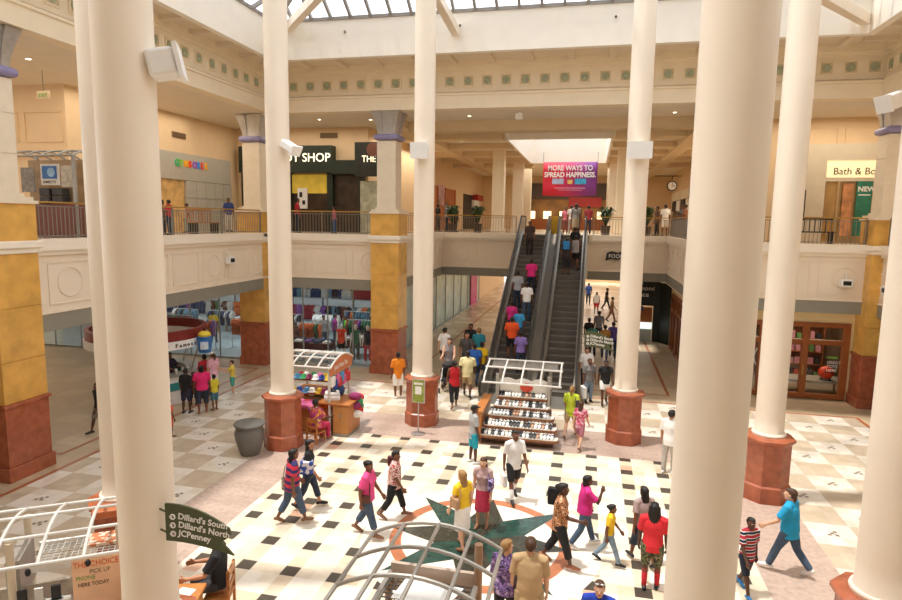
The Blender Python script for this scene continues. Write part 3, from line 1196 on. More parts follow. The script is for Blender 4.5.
goldlit = mat('lit_sign_cream', 'FFF3D0', .5, 0, emit=1.5)
greenf = mat('dark_green_facade', '1F2B1E', .5, .1, 4)
warmin = mat('warm_shop_interior', 'C98F45', .6, .35, 1.5)
t = thing('soap_shop_front', 'dark green shop front with cream lettering above the railing', 'shop front', (0, 28.38, 0))
s = MB()
s.box(-17.2, -12.25, -.5, 0, 8.72, 10.0).box(-12.25, -10.75, -.5, 0, 8.65, 9.3)
s.box(-17.2, -16.9, -.3, 0, Z2, 8.8).box(-14.9, -14.55, -.3, 0, Z2, 8.8).box(-12.6, -12.3, -.3, 0, Z2, 8.8).box(-10.95, -10.75, -.3, 0, Z2, 8.7)
s.build('facade', [greenf], t)
MB().tube([(-10.95, -.35, 9.0), (-10.95, .0, 9.0)], .33, 20).build('round_end', [mat('maroon_end', '5E2F33', .5, .1, 4)], t)
letters_sign(t, 'THE BODY SHOP', .58, goldlit, -16.75, -.51, 9.24)
MB().box(-14.55, -12.6, -.06, -.02, Z2, 7.75).build('window_display', [mat('soap_interior', '3E2E1E', .4, .4, 3)], t)  # dim inside of the shop, painted as a flat dark panel
MB().box(-14.55, -12.6, -.06, -.02, 7.75, 8.65).build('glow_panel', [mat('soap_glow', 'C9A83A', .5, .3, 2, emit=.35)], t)  # glow put into a flat panel for the lit wall inside
MB().box(-12.3, -10.95, -.06, -.02, Z2, 8.65).build('window_display', [MATS['soap_interior']], t)
MB().box(-16.9, -14.9, -.06, -.02, Z2, 8.65).build('dark_window', [mat('dim_window', '2A2218', .2, .3, 2)], t)
MB().box(-14.2, -13.7, -.2, -.1, 7.0, 8.0).build('poster', [white], t)
MB().box(-14.1, -13.95, -.21, -.2, 7.55, 7.8).box(-13.95, -13.8, -.21, -.2, 7.2, 7.4).build('poster_print', [blackm], t)
t = thing('blade_sign', 'upright dark sign with yellow letters behind the pillar head', 'sign', (-10.7, 27.4, 9.5))
MB().box(-.15, 1.9, -.1, .1, -1.0, .55).build('board', [mat('blade_dark', '2A2A22', .5, .1, 4)], t)
text('sign_lettering', 'THE BODY', .42, goldlit, t, (.2, -.11, -.35), sx=.9)
MB().lathe([(.32, 0), (.3, .04)], n=20).build('round_mark', [mat('mark_brown', '7A4A3A', .5, .1, 5)], t).matrix_basis = Matrix.Translation((.75, -.1, .2)) @ Matrix.Rotation(PI / 2, 4, 'X')
MB().box(.0, 1.9, .2, .5, -3.6, -1.2).build('window_display', [mat('pale_window', 'B9B8A0', .2, .3, 3)], t)

t = thing('children_shop_front', 'grey panelled shop front with rainbow lettering on the upper gallery', 'shop front', (-17.6, 0, 0))
s = MB()
s.box(0, .12, 21.0, 27.6, 8.1, 9.25)
for k in range(5):
    for j in range(3):
        s.box(0, .12, 24.15 + k * .7, 24.15 + k * .7 + .68, Z2 + j * .75, Z2 + j * .75 + .73)
s.box(0, .1, 21, 22.3, Z2, 8.1)
s.build('facade_panel', [mat('grey_panel', 'B8B2A4', .4, .05, 4)], t)
MB().box(.0, .03, 22.3, 24.12, Z2, 8.1).build('window_display', [mat('warm_display', 'D9B070', .5, .35, 2)], t)
for i, ch in enumerate('GYMBOREE'):
    c = ['2FA05A', '7FB52F', 'E0A020', 'D8402F', '8A4AA0', '2F7FC0', 'D8402F', 'E0A020'][i]
    o = text('sign_letter', ch, .4, mat('letter_' + c, c, .5, 0, emit=.25), t, (.13, 23.4 + i * .3, 8.68), (PI / 2, 0, PI / 2), .03, bold=.012)
struct(MB().box(-17.0, -15.9, 28.3, 28.39, Z2, 9.1).build('dark_opening', [mat('opening_dark', '1C1A18', .5, .1, 4)]))  # dark sheet painted in for the darkness of an opening

t = thing('bath_shop_front', 'pale shop front with a lit cream sign and green poster on the upper gallery', 'shop front', (0, 28.3, 0))
s = MB().box(8.4, 9.25, -.1, .1, Z2, 9.85).box(9.25, 13, -.1, .1, 9.2, 9.85).box(9.25, 13, -.05, .08, 8.35, 8.5)
s.build('facade', [mat('bath_facade', 'D8C9AE', .6, .03, 3)], t)
MB().box(9.27, 12.6, -.06, 0, 8.5, 9.2).build('sign_panel', [mat('sign_yellow', 'FFEBB8', .5, .03, 2, emit=.55)], t)
text('sign_lettering', 'Bath & Body Works', .4, mat('sign_dark', '4A3A22', .6, .05, 5), t, (9.5, -.07, 8.62), sx=.95)
MB().box(9.27, 13, .03, .06, Z2, 8.35).build('window_display', [warmin], t)
MB().box(9.27, 13, -.02, -.015, Z2, 8.35).build('pane', [glass], t)
MB().box(9.92, 10.28, -.1, -.06, Z2 + .3, 8.25).build('poster', [mat('poster_skin', 'C98A5A', .5, .4, 3)], t)
MB().box(10.42, 10.98, -.1, -.06, Z2 + .3, 8.35).build('poster', [mat('poster_green', '2E7D62', .5, .25, 3)], t)
text('poster_lettering', 'NEW', .27, white, t, (10.45, -.105, 7.95), extrude=.003, bold=.01)
MB().box(10.48, 10.92, -.105, -.1, 7.78, 7.83).build('poster_stripe', [white], t)
MB().box(9.72, 9.8, -.06, .06, Z2, 8.35).build('mullion', [mat('bath_mullion', 'C0A070', .5, .05, 3)], t)
t = thing('notice_stand', 'dark framed notice board on the gallery before the bath soap shop', 'sign', (7.9, 27.2, Z2))
MB().box(-.35, .35, -.03, .03, .9, 2.1).build('frame', [blackm], t)
MB().box(-.28, .28, -.04, -.03, .98, 2.02).build('sheet', [white], t)
MB().box(-.03, .03, -.03, .03, 0, .9).box(-.25, .25, -.2, .2, 0, .03).build('stand', [blackm], t)
for k in range(2):
    t = thing('gallery_bench', ['dark metal bench behind the railing by the bath soap shop', 'curved-back bench behind the railing by the rainbow-lettered shop'][k], 'bench', ((8.3, 26.4, Z2), (-15.2, 22.0, Z2))[k], (0, PI / 2)[k])
    MB().box(-.8, .8, -.22, .22, .42, .47).build('seat', [blackm if k == 0 else oak], t)
    s = MB()
    for a in range(9):
        s.box(-.76 + a * .19 - .015, -.76 + a * .19 + .015, .2, .23, .45, .95)
    s.box(-.8, .8, .19, .24, .92, .97)
    s.build('backrest', [blackm if k == 0 else oak], t)
    for a in (-.7, .7):
        MB().box(a - .03, a + .03, -.2, .2, 0, .42).build('leg', [blackm], t)

# café and shop on the corridor's left, clock shop on the right
t = thing('cafe_shop_front', 'orange-lit shop opening on the upper corridor wall', 'shop front', (-10.6, 0, 0))
MB().box(-.02, .04, 38, 47.5, Z2, 8.9).build('opening', [mat('orange_interior', 'B5692C', .6, .4, 1.2)], t)
s = MB()
for y in (38, 41.2, 44.3, 47.5):
    s.box(.0, .12, y - .12, y + .12, Z2, 8.9)
s.build('post_frame', [mat('orange_post', 'C77A3E', .5, .1, 3)], t)
MB().box(.1, .16, 42.0, 43.6, 7.6, 9.0).build('poster', [mat('poster_pink', 'C9A0A0', .5, .5, 3)], t)
t = thing('dark_shop_entry', 'dark shop entry with a red and white sign on the upper corridor', 'shop front', (-10.6, 0, 0))
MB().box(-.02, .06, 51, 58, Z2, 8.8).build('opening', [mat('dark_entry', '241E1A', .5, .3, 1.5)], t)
MB().box(.06, .5, 55, 58, 8.4, 8.9).build('red_sign', [mat('sign_red', 'A02A28', .5, .1, 3)], t)
MB().box(.06, .3, 54.5, 57, 7.7, 8.4).build('white_sign', [white], t)
t = thing('wall_clock', 'round black-rimmed clock hung on a bracket over the corridor shops', 'clock', tuple(CAM + ray(672, 186) * (43 / ray(672, 186).y)))
rotM = Matrix.Rotation(PI / 2, 4, 'X')
MB().lathe([(.0, -.08), (.33, -.08), (.33, .08), (0, .08)], n=32).build('case', [blackm], t).matrix_basis = rotM
MB().lathe([(.0, .081), (.26, .081), (.26, .09), (0, .09)], n=32).build('dial', [white], t).matrix_basis = rotM
MB().box(-.015, .015, -.1, -.09, 0, .22).box(0, .18, -.1, -.09, -.015, .015).build('hands', [blackm], t)
MB().box(-1.1, .6, -.03, .03, .62, .67).box(-.02, .02, -.02, .02, .42, .62).build('bracket', [blackm], t)
t = thing('clock_shop_front', 'pale shop front with small framed windows under the round clock', 'shop front', (7.0, 0, 0))
s = MB()
for y in (38, 43, 48, 53, 58):
    s.box(-.15, 0, y - .2, y + .2, Z2, 9.2)
s.box(-.15, 0, 38, 58, 8.5, 9.2)
s.build('facade', [cream], t)
for k, y in enumerate((38.3, 43.3, 48.3, 53.3)):
    MB().box(-.06, -.02, y, y + 4.4, Z2, 8.5).build('window_display', [mat('clock_disp_' + str(k), ['B58A5A', '8A6A4A', 'D0C0A0', '6A5A44'][k], .5, .4, 1.5)], t)
for k in range(5):
    MB().box(-.3, -.16, 44 + k * 2.6, 46 + k * 2.6, 7.6, 8.4).build('framed_picture', [white if k % 2 else blackm], t)
t = thing('wall_speaker', 'small black box on the upper wall beyond the widest column', 'speaker', (6.95, 30.0, 8.6))
MB().box(-.35, 0, -.15, .15, -.2, .2).build('case', [blackm], t, bevel=.02)

# banner, far shop, corridor columns
t = thing('sale_banner', 'red to purple hanging banner with white lettering over the escalators', 'banner', (0, 40, 0))
m = D.materials.new('banner_print')
m.use_nodes = True
nt = m.node_tree
bs = nt.nodes['Principled BSDF']
bs.inputs['Roughness'].default_value = .6
tc = nt.nodes.new('ShaderNodeTexCoord')
sp = nt.nodes.new('ShaderNodeSeparateXYZ')
cr = nt.nodes.new('ShaderNodeValToRGB')
cr.color_ramp.elements[0].position = .25
cr.color_ramp.elements[0].color = srgb('D8283F')
cr.color_ramp.elements[1].position = .85
cr.color_ramp.elements[1].color = srgb('7C3486')
nt.links.new(tc.outputs['Generated'], sp.inputs[0])
nt.links.new(sp.outputs[0], cr.inputs['Fac'])
nt.links.new(cr.outputs['Color'], bs.inputs['Base Color'])
bx0, bx1, bz0, bz1 = -3.15, .22, 8.22, 10.3
s = MB()
N = 24
vs = []
for i in range(N + 1):
    u = i / N
    for j in range(5):
        v = j / 4
        vs.append((bx0 + (bx1 - bx0) * u, .04 * math.sin(u * 14) * (1 - v), bz0 + (bz1 - bz0) * v - .06 * math.sin(u * PI) * (1 - v)))
s.add(vs, [(i * 5 + j, (i + 1) * 5 + j, (i + 1) * 5 + j + 1, i * 5 + j + 1) for i in range(N) for j in range(4)])
o = s.build('cloth', [m], t, smooth=True)
so = o.modifiers.new('s', 'SOLIDIFY')
so.thickness = .01
text('lettering', 'MORE WAYS TO', .44, white, t, ((bx0 + bx1) / 2, -.08, 9.78), extrude=.003, align='CENTER', sx=.85, bold=.012)
text('lettering', 'SPREAD HAPPINESS.', .44, white, t, ((bx0 + bx1) / 2, -.08, 9.36), extrude=.003, align='CENTER', sx=.82, bold=.012)
MB().box(-2.55, -1.85, -.08, -.07, 8.92, 9.26).build('gift_card_picture', [mat('card_pale', 'A9B4D0', .5, .3, 6)], t, bevel=.03)
MB().box(-1.6, -1.3, -.08, -.07, 8.94, 9.2).build('flower_picture', [mat('card_gold', 'D8B060', .5, .3, 6)], t, bevel=.03)
MB().box(-1.15, -.45, -.08, -.07, 8.92, 9.26).build('gift_card_picture', [mat('card_blue', '3FA0CC', .5, .3, 6)], t, bevel=.03)
MB().box(-2.4, -.5, -.08, -.075, 8.66, 8.7).box(-2.2, -.7, -.08, -.075, 8.54, 8.57).build('small_print', [mat('print_pale', 'E0A8B8', .6, .1, 9)], t)
s = MB()
for x in (bx0, bx1):
    s.tube([(x, 0, bz1), (x, 0, 10.9)], .012, 6)
s.build('hanging_wire', [blackm], t)

cc = mat('corridor_column_paint', 'E6D8BE', .6, .03, 3)
for (x, y) in ((-5.7, 38.2), (1.7, 38.2), (-5.2, 44.2), (1.4, 44.2), (-5.2, 50), (1.4, 50)):
    side = 'café' if x < 0 else 'clock'
    dist = {38.2: 'nearest', 44.2: 'second', 50: 'farthest'}[y]
    t = thing('corridor_column', f'{dist} square cream column on the {side} side of the upper corridor', 'column', (x, y, Z2))
    MB().box(-.36, .36, -.36, .36, .25, 5.0).build('shaft', [cc], t)
    MB().box(-.42, .42, -.42, .42, 0, .25).build('base', [cc], t)
t = thing('far_shop_front', 'brown shop front with a red sign at the far end of the upper corridor', 'shop front', (0, 59.9, 0))
MB().box(-7, 3.5, -.2, 0, Z2, 9.4).build('opening', [mat('far_interior', '8A6234', .6, .4, .8)], t)
MB().box(-7, 3.5, -.3, -.2, 8.7, 10.2).build('fascia', [mat('far_fascia', '4A3826', .5, .1, 2)], t)
MB().box(-2.2, .8, -.4, -.3, 8.0, 8.9).build('red_sign', [mat('sign_red', 'A02A28', .5, .1, 3)], t)
for k in range(6):
    o = MB().box(-.35, .35, -.2, .2, 0, .7).build('display_lamp', [mat('display_lit', 'FFE6B0', .5, 0, emit=2.0)], loc=(-5.6 + k * 1.5 if k < 3 else -.3 + (k - 3) * 1.1, 58.6, Z2 + 1.0))
    o.parent = t
    o.location.y = -1.3
MB().box(-6.5, 3.2, -1.6, -1.0, Z2, Z2 + 1.0).build('counter', [woodm], t)

# ================================================================== spotlights, cameras, small fittings
def spot(loc, label, sx=.34, sy=.6, sz=.34, rz=0, tilt=.35):
    t = thing('spotlight', label, 'spotlight', loc, rz)
    o = MB().box(-sx / 2, sx / 2, -sy, 0, -sz / 2, sz / 2).build('housing', [white], t, bevel=.04)
    o.rotation_euler = (tilt, 0, 0)
    o2 = MB().prism([(-sx / 2 - .03, -sz / 2 - .03), (sx / 2 + .03, -sz / 2 - .03), (sx / 2 + .03, sz / 2 + .03), (-sx / 2 - .03, sz / 2 + .03)], 0, .05).build('lens_rim', [white], t)
    o2.matrix_basis = Matrix.Rotation(tilt, 4, 'X') @ Matrix.Translation((0, -sy, 0)) @ Matrix.Rotation(PI / 2, 4, 'X')
    MB().box(-.05, .05, -.1, .12, -.05, .05).build('bracket', [white], t)
    return t


spot((-4.83, 6.1, 8.14), 'large white boxy spotlight on the column with the leaf sign', .34, .3, .3, rz=PI / 2 + .5, tilt=-.2)
spot((-8.1, 15.35, 8.5), 'small white spotlight on the column above the urn', .3, .45, .22, rz=PI / 2 - .3, tilt=.5)
spot((-5.1, 18.25, 8.6), 'round white spotlight on the column with the sign stand', .46, .3, .42, rz=0, tilt=.1)
spot((1.2, 18.27, 8.55), 'flat white spotlight on the column beside the escalators', .62, .3, .4, rz=0, tilt=.1)
spot((9.1, 21.5, 10.45), 'large white boxy spotlight beside the silver capital', .5, .9, .45, rz=-PI / 2 + .4, tilt=.35)
for (x, y, z, rz, lab) in ((SL + .12, 21.4, 4.85, PI / 2, 'small white camera on the balcony front beside the yellow pillar'),
                           (9.02, SY - .1, 4.5, 0, 'small white camera on the balcony front above the timber shop'),
                           (SRX - .12, 23.2, 4.4, -PI / 2, 'small white camera on the shaded side balcony front')):
    t = thing('security_camera', lab, 'camera', (x, y, z), rz)
    MB().box(-.2, .2, -.2, .0, -.14, .14).build('housing', [white], t, bevel=.03)
    MB().box(-.13, .13, -.215, -.2, -.07, .08).build('window', [blackm], t)
    MB().tube([(0, -.08, .14), (0, -.05, .3), (0, .1, .32)], .02, 6).build('bracket', [white], t)
for k, (x, z) in enumerate(((-12.6, 10.62), (-17.59, 9.95))):
    t = thing('air_vent', ['long brown air vent over the dark green soap shop', 'brown air vent over the rainbow-lettered shop'][k], 'vent', (x, 28.38, z - .1) if k == 0 else (-17.59, 23.9, 10.0), (0, PI / 2)[k])
    MB().box(-.45, .45, -.03, .0, -.12, .12).build('frame', [mat('vent_brown', '8A6C48', .6, .05, 5)], t)
    for j in range(5):
        MB().box(-.42, .42, -.045, -.03, -.1 + j * .045, -.085 + j * .045).build('louvre', [mat('vent_dark', '5E4830', .6, .05, 5)], t)
t = thing('exit_sign', 'small green lettered sign hung above the television cart', 'sign', (-16.6, 16.2, 10.2))
t.scale = (.55, .55, .55)
text('lettering', 'EXIT', .3, mat('exit_green', '6E9A45', .5, 0, emit=.3), t, (-.35, -.02, -.2))
MB().box(-.45, .45, 0, .02, -.3, .14).build('panel', [mat('exit_panel', 'D8BE94', .5, .02, 3)], t)
MB().box(-.01, .01, 0, .02, .14, 1.25).build('stem', [blackm], t)
dl = mat('downlight_lit', 'FFF2D8', .5, 0, emit=6)
for k, (x, y) in enumerate(((-12, 26), (-9.7, 26.3), (-5.2, 26), (-2, 29), (3, 26.2), (-7, 30), (7, 26), (-15.8, 20), (-15.8, 15), (-7.2, 34), (-7.2, 42))):
    t = thing('downlight', 'small round recessed lamp in the upper soffit', 'lamp', (x, y, ZC - .02), 0, 'recessed lamps in the upper soffit')
    MB().lathe([(.07, .0), (.11, -.015), (.11, .02)], n=16).build('trim_ring', [white], t)
    MB().lathe([(0, .0), (.075, .0), (.075, .012), (0, .012)], n=16).build('lens', [dl], t)
t = thing('ceiling_camera', 'white cube fitting hung below the soffit over the escalators', 'fitting', (-3.0, 25.2, ZC))
MB().box(-.15, .15, -.12, .12, -.32, -.08).build('housing', [white], t, bevel=.03)
MB().box(-.04, .04, -.04, .04, -.08, 0).build('stem', [white], t)

# leaf shaped direction signs
flagm = mat('flag_green', '4C5233', .5, .06, 4)
arrowm = white


def flag(loc, rz, s, lines, label, fs):
    t = thing('direction_flag', label, 'sign', loc, rz)
    P = [(0, 0), (0, .52)]
    for i in range(1, 9):
        u = i / 8
        P.append((1.0 * u, .52 + .02 * math.sin(u * 3) - .27 * u * u))
    P += [(1.02, .17), (.93, .09), (.86, .06), (.98, -.04), (1.06, -.12)]
    for i in range(1, 8):
        u = i / 8
        P.append((1.06 * (1 - u), -.12 + .16 * math.sin(u * PI / 2) - .04 * u))
    P = [(x * s, z * s * 1.1) for x, z in P]
    b = MB().prism(P, -.012, .012).build('panel', [flagm], t)
    b.rotation_euler = (PI / 2, 0, 0)
    for i, l in enumerate(lines):
        z = (.36 - .13 * i) * s
        o = text('lettering', l, fs, white, t, (.2 * s, -.014, z), (PI / 2, -0.0, 0), .002, bold=.002)
        o.rotation_euler = (PI / 2, .12, 0)
        d = MB()
        d.torus((0, 0, 0), .035 * s, .012 * s, 16, 6, 'Y')
        d.prism([(-.05 * s, -.012 * s), (.0, -.012 * s), (.0, .012 * s), (-.05 * s, .012 * s)], -.003, .003)
        d.build('arrow_mark', [white], t, loc=(.12 * s, -.016, z + .02 * s))
    MB().tube([(-.13, .06, .12 * s), (.01, .0, .12 * s)], .012, 6).tube([(-.13, .06, .44 * s), (.01, .0, .44 * s)], .012, 6).build('bracket', [flagm], t)
    return t


flag((-4.72, 5.9, 2.72), math.radians(4), .8, ["Dillard's South", "Dillard's North", 'JCPenney'], 'leaf-shaped green direction sign low on the nearest thick column', .105)
flag((-.06, 18.25, 2.88), 0, .82, ["Dillard's South", "Dillard's North", 'JCPenney'], 'green direction sign on the column beside the escalator with bare steps', .11)
t = thing('food_sign', 'small dark wavy sign on the balcony front beside the escalator', 'sign', (-1.0, 33.6, 4.95))
_d = ray(616, 261)
t.location = CAM + _d * ((VY - .25) / _d.y)
P = [(-.55, 0), (-.3, .1), (.1, .05), (.45, .2), (.5, .62), (.1, .45), (-.25, .52), (-.5, .42)]
MB().prism(P, -.015, .015).build('panel', [mat('food_dark', '2E2A22', .5, .05, 4)], t).rotation_euler = (PI / 2, 0, 0)
text('lettering', 'FOOD', .28, white, t, (-.4, -.02, .16), extrude=.002)
MB().box(-.03, .03, 0, .3, .2, .3).build('bracket', [blackm], t)

# roof struts running from the well wall to the column heads
def on(px, py, y):
    d = ray(px, py)
    return CAM + d * (y / d.y)


for k, (a, b) in enumerate(((on(288, 28, 22.45), on(335, -22, 18.5)), (on(456, 32, 22.45), on(432, -12, 18.95)), (on(866, 20, 22.45), on(790, -24, 16.5)))):
    lab = ['cream roof strut in the skylight corner over the soap shop', 'cream roof strut meeting the column with the sign stand',
           'cream roof strut in the skylight corner over the timber shop'][k]
    tag(MB().bar(a, b, .26, .3).build('roof_strut', [colm]), lab, 'beam')

# urn and little sign stand
t = thing('urn_bin', 'large grey urn-shaped bin on the checkered floor', 'bin', (-8.98, 14.72, 0))
um = mat('urn_grey', '6B6964', .55, .08, 6)
MB().lathe([(.27, 0), (.29, .03), (.36, .25), (.43, .5), (.45, .68), (.41, .8), (.385, .84), (.40, .87), (.45, .9), (.47, .95), (.44, .98), (.38, .97), (.32, .93)], n=32).build('pot', [um], t, smooth=True)
MB().lathe([(.40, .965), (.30, .985), (.2, .955), (.17, .9)], n=32).build('lid_ring', [um], t, smooth=True)
MB().lathe([(0, .86), (.3, .86)], n=24).build('opening', [blackm], t)
D.objects["urn_bin"].scale = (.9, .9, .92)
t = thing('sign_stand', 'slim metal stand holding a yellow-green notice before a column plinth', 'sign', (-4.92, 17.5, 0))
MB().lathe([(0.22, 0), (.22, .02), (.03, .04)], n=20).tube([(0, 0, .03), (0, 0, 1.05)], .02, 8).build('pole', [silver], t)
MB().box(-.2, .2, -.02, .02, .98, 1.72).build('frame', [silver], t)
MB().box(-.17, .17, -.025, -.02, 1.01, 1.69).build('notice', [mat('notice_green', '8E9A3A', .5, .3, 9)], t)
MB().box(-.1, .1, -.03, -.026, 1.25, 1.5).box(-.14, .14, -.03, -.026, 1.55, 1.62).build('notice_print', [white], t)
# ================================================================== carts
def arch(y, D0, zedge, rise):
    u = y / D0
    return zedge + rise * (1 - (2 * u - 1) ** 2)


wirem = mat('wire_grid', 'C9C5BC', .4, .04, 8, metal=.3)
rmu = mat('cart_metal', 'A8A49C', .4, .06, 6, metal=.4)


def wire_panel(s, x0, x1, y0, y1, z, st=.1, r=.006):
    n = max(1, int((x1 - x0) / st))
    for i in range(n + 1):
        x = x0 + (x1 - x0) * i / n
        s.box(x - r, x + r, y0, y1, z - r, z + r)
    n = max(1, int((y1 - y0) / st))
    for i in range(n + 1):
        y = y0 + (y1 - y0) * i / n
        s.box(x0, x1, y - r, y + r, z - r, z + r)


def arched_roof(t, x0, x1, D0, zedge, rise, ribs, pipes, r, material, y0=0):
    """ribs arch over local y, pipes run along local x"""
    for i in range(ribs):
        x = x0 + (x1 - x0) * i / (ribs - 1)
        MB().tube([(x, y0 + D0 * k / 10, arch(D0 * k / 10, D0, zedge, rise)) for k in range(11)], r, 8).build('roof_rib', [material], t, smooth=True)
    for y in pipes:
        z = arch(y, D0, zedge, rise)
        MB().tube([(x0, y0 + y, z), (x1, y0 + y, z)], r, 8, True).build('roof_pipe', [material], t, smooth=True)


# phone cart, near left
k1 = thing('phone_cart', 'cart with white arched pipe roof and phone posters, beside the nearest thick column', 'cart', (-6.55, 5.84, 0), math.atan2(.56, .83))
arched_roof(k1, -2.5, 1.0, 1.75, 2.18, .17, 8, (0, .5, 1.1, 1.75), .024, whitepipe)
for x in (-1.9, -.42, .85):
    MB().tube([(x, .5, 0), (x, .5, 2.28)], .05, 12).build('post', [mat('post_cream', 'D6C7AE', .4, .04, 6)], k1, smooth=True)
    MB().tube([(x, 1.35, 0), (x, 1.35, 2.25)], .05, 12).build('post', [MATS['post_cream']], k1, smooth=True)
MB().box(-2.3, .95, .35, 1.45, 0, .95).build('cabinet', [oak], k1, bevel=.01)
MB().box(-2.35, 1.0, .3, 1.5, .95, 1.0).build('counter_top', [white], k1, bevel=.01)
MB().box(-2.2, .95, .78, .84, 1.0, 1.5).build('back_panel', [mat('panel_taupe', 'A89A8A', .5, .25, 9)], k1)
s = MB()
wire_panel(s, -.2, .95, .75, 1.35, 1.78, .075)
s.build('wire_shelf', [wirem], k1)
MB().box(-.3, 1.0, .72, .76, 1.7, 1.82).box(-.3, 1.0, 1.34, 1.38, 1.7, 1.82).build('shelf_edge', [white], k1)
MB().box(-.52, -.36, .62, 1.35, 1.35, 1.95).build('side_panel', [rmu], k1)
MB().box(.35, .95, 1.0, 1.35, 1.80, 1.84).build('brick_pattern_tray', [mat_ramp('tray_brick', [(0, 'C77A52'), (.55, 'E6D2BC')], 'voronoi', 22)], k1)
MB().box(.35, .75, 1.42, 1.62, 2.0, 2.12).build('wooden_tray', [mat('tray_orange', 'B5673A', .4, .1, 6)], k1, bevel=.02)
pb = MB().box(.3, .9, .30, .33, 1.1, 2.0).build('poster_board', [mat('poster_peach', 'F0C8A4', .6, .08, 3)], k1)
for i, (tx, sz, cx, mt) in enumerate((('THE CHOICE', .115, .315, mat('poster_orange', 'E06A32', .6, 0)), ('PICK UP', .085, .50, mat('poster_grey', '8A7A6A', .6, 0)), ('PHONE', .085, .34, mat('poster_leaf', '8FB56A', .6, 0)), ('HERE TODAY', .075, .36, mat('poster_brown', '5A4636', .6, 0)))):
    text('poster_lettering', tx, sz, mt, k1, (cx, .297, (1.88, 1.78, 1.7, 1.61)[i]), extrude=.002, sx=.8)
for i in range(3):
    MB().box(.35 + i * .1, .43 + i * .1, .292, .299, 1.12, 1.34).build('phone_picture', [mat(('ph_grey', 'ph_green', 'ph_grey2')[i], ('9A9488', '6EA84A', '8A8478')[i], .4, .1, 6)], k1)
MB().box(.58, .8, .294, .299, 1.27, 1.3).box(.5, .8, .294, .299, 1.08, 1.1).build('poster_stripe', [MATS['poster_orange']], k1)
for i in range(6):
    x = -.3 + (i % 3) * .19
    z = 1.02 + (i // 3) * .42
    o = MB().box(-.055, .055, -.02, .02, 0, .2).build('phone_display', [blackm if i % 2 else silver], k1, loc=(x, .42, z), bevel=.008)
    MB().box(-.07, .07, -.05, .05, -.02, 0).build('display_foot', [white], o)
MB().box(-.34, .24, .38, .46, 1.40, 1.44).build('display_shelf', [white], k1)
for x in (-1.4, -.1, .55):
    MB().ell((x, -.02, 2.1), .035, .035, .05, 8, 6).build('roof_lamp', [blackm], k1)
MB().box(.93, 1.08, .2, .5, 1.0, 1.75).build('end_display', [mat('end_display_red', 'A86A4A', .5, .4, 6)], k1)

# grey-roofed cart, near centre
k2 = thing('gift_cart', 'cart with grey arched pipe roof and wire shelves, on the green star', 'cart', (-1.88, 7.62, 0), -PI / 2)
# local x runs towards the camera, local y across (0 = camera's left side of the roof .. 1.8)
arched_roof(k2, 0, 3.2, 1.8, 2.18, .25, 6, (0, .45, .95, 1.4, 1.8), .027, greypipe, y0=-.9)
for x in (.15, 1.6, 3.05):
    for y in (-.62, .62):
        MB().tube([(x, y, 0), (x, y, 2.3 if y > 0 else 1.68)], .055, 12).build('post', [mat('post_bronze', '9A7A5E', .35, .05, 6, metal=.4)], k2, smooth=True)
MB().box(.2, 3.0, -.6, .6, 0, .85).build('cabinet', [oak], k2, bevel=.01)
MB().box(.1, 3.1, -.7, .7, .85, .9).build('counter_top', [mat('counter_tan', 'C9A985', .4, .08, 5)], k2)
MB().box(.06, .12, -.6, .6, 1.45, 1.85).build('end_board', [mat('end_board_tan', 'B9A594', .5, .06, 4)], k2)
s = MB()
for x0, x1 in ((.2, .75), (.85, 1.5), (1.6, 2.2), (2.3, 2.9)):
    wire_panel(s, x0, x1, -.55, .55, 1.7, .09, .007)
s.build('wire_shelf', [mat('wire_dark', '5B5852', .4, .04, 8, metal=.4)], k2)
s = MB()
for y in (-.6, .6):
    s.bar((.1, y, 1.7), (3, y, 1.7), .06, .08)
s.build('shelf_rail', [greypipe], k2)
rng = random.Random(5)
for i in range(4):
    x = .45 + i * .62
    o = MB()
    o.add([(-1.88 + b_, 7.62 - a_, z_) for a_, b_, z_ in ((x - .26, -.35 + .1 * (i % 2), 1.712), (x + .22, -.42, 1.715), (x + .26, .32, 1.73), (x - .2, .45, 1.712))], [(0, 1, 2, 3)])
    q = o.build('paper_sheet', [white])
    sm_ = q.modifiers.new('s', 'SOLIDIFY')
    sm_.thickness = .01
    tag(q, 'white paper sheet lying on the wire shelves under the grey arched roof', 'paper', 'papers on the wire shelves')
for i in range(10):
    x, y = .35 + rng.random() * 2.4, rng.uniform(-.5, .5)
    q = MB().box(-.07, .07, -.05, .05, 0, .12).build('gift_box', [mat('gift_' + str(i % 4), ['B5673A', '8A4A32', '3A3A3A', 'D8C0A0'][i % 4], .5, .1, 8)], loc=(-1.88 + y, 7.62 - x, .901), bevel=.008)
    q.rotation_euler = (0, 0, rng.random() * 3)
    tag(q, 'small boxed goods on the counter under the grey arched roof', 'box', 'boxed goods on the grey-roofed cart')

# sandal cart in the middle
k3 = thing('sandal_cart', 'sandal cart with stepped white shelves and slatted roof before the escalators', 'cart', (-1.82, 18.05, 0))
tiers = [(.30, -.92, 1.16), (.52, -.68, 1.1), (.76, -.42, 1.0), (.98, -.16, .86), (1.22, .08, .82)]
br = mat('cart_brown', '8E5A38', .45, .12, 6)
wsh = mat('shelf_white', 'E2DDD2', .45, .03, 4)
for z, y, h in tiers:
    P = [(-h, y + .34)]
    for a in range(5):
        q = PI + (PI / 2) * a / 4
        P.append((-h + .12 + .12 * math.cos(q), y + .12 + .12 * math.sin(q)))
    for a in range(5):
        q = -PI / 2 + (PI / 2) * a / 4
        P.append((h - .12 + .12 * math.cos(q), y + .12 + .12 * math.sin(q)))
    P.append((h, y + .34))
    MB().prism(P, z - .09, z - .02).build('shelf_edge', [br], k3)
    MB().prism([(px * .985, py + .01) for px, py in P], z - .02, z).build('shelf_board', [wsh], k3)
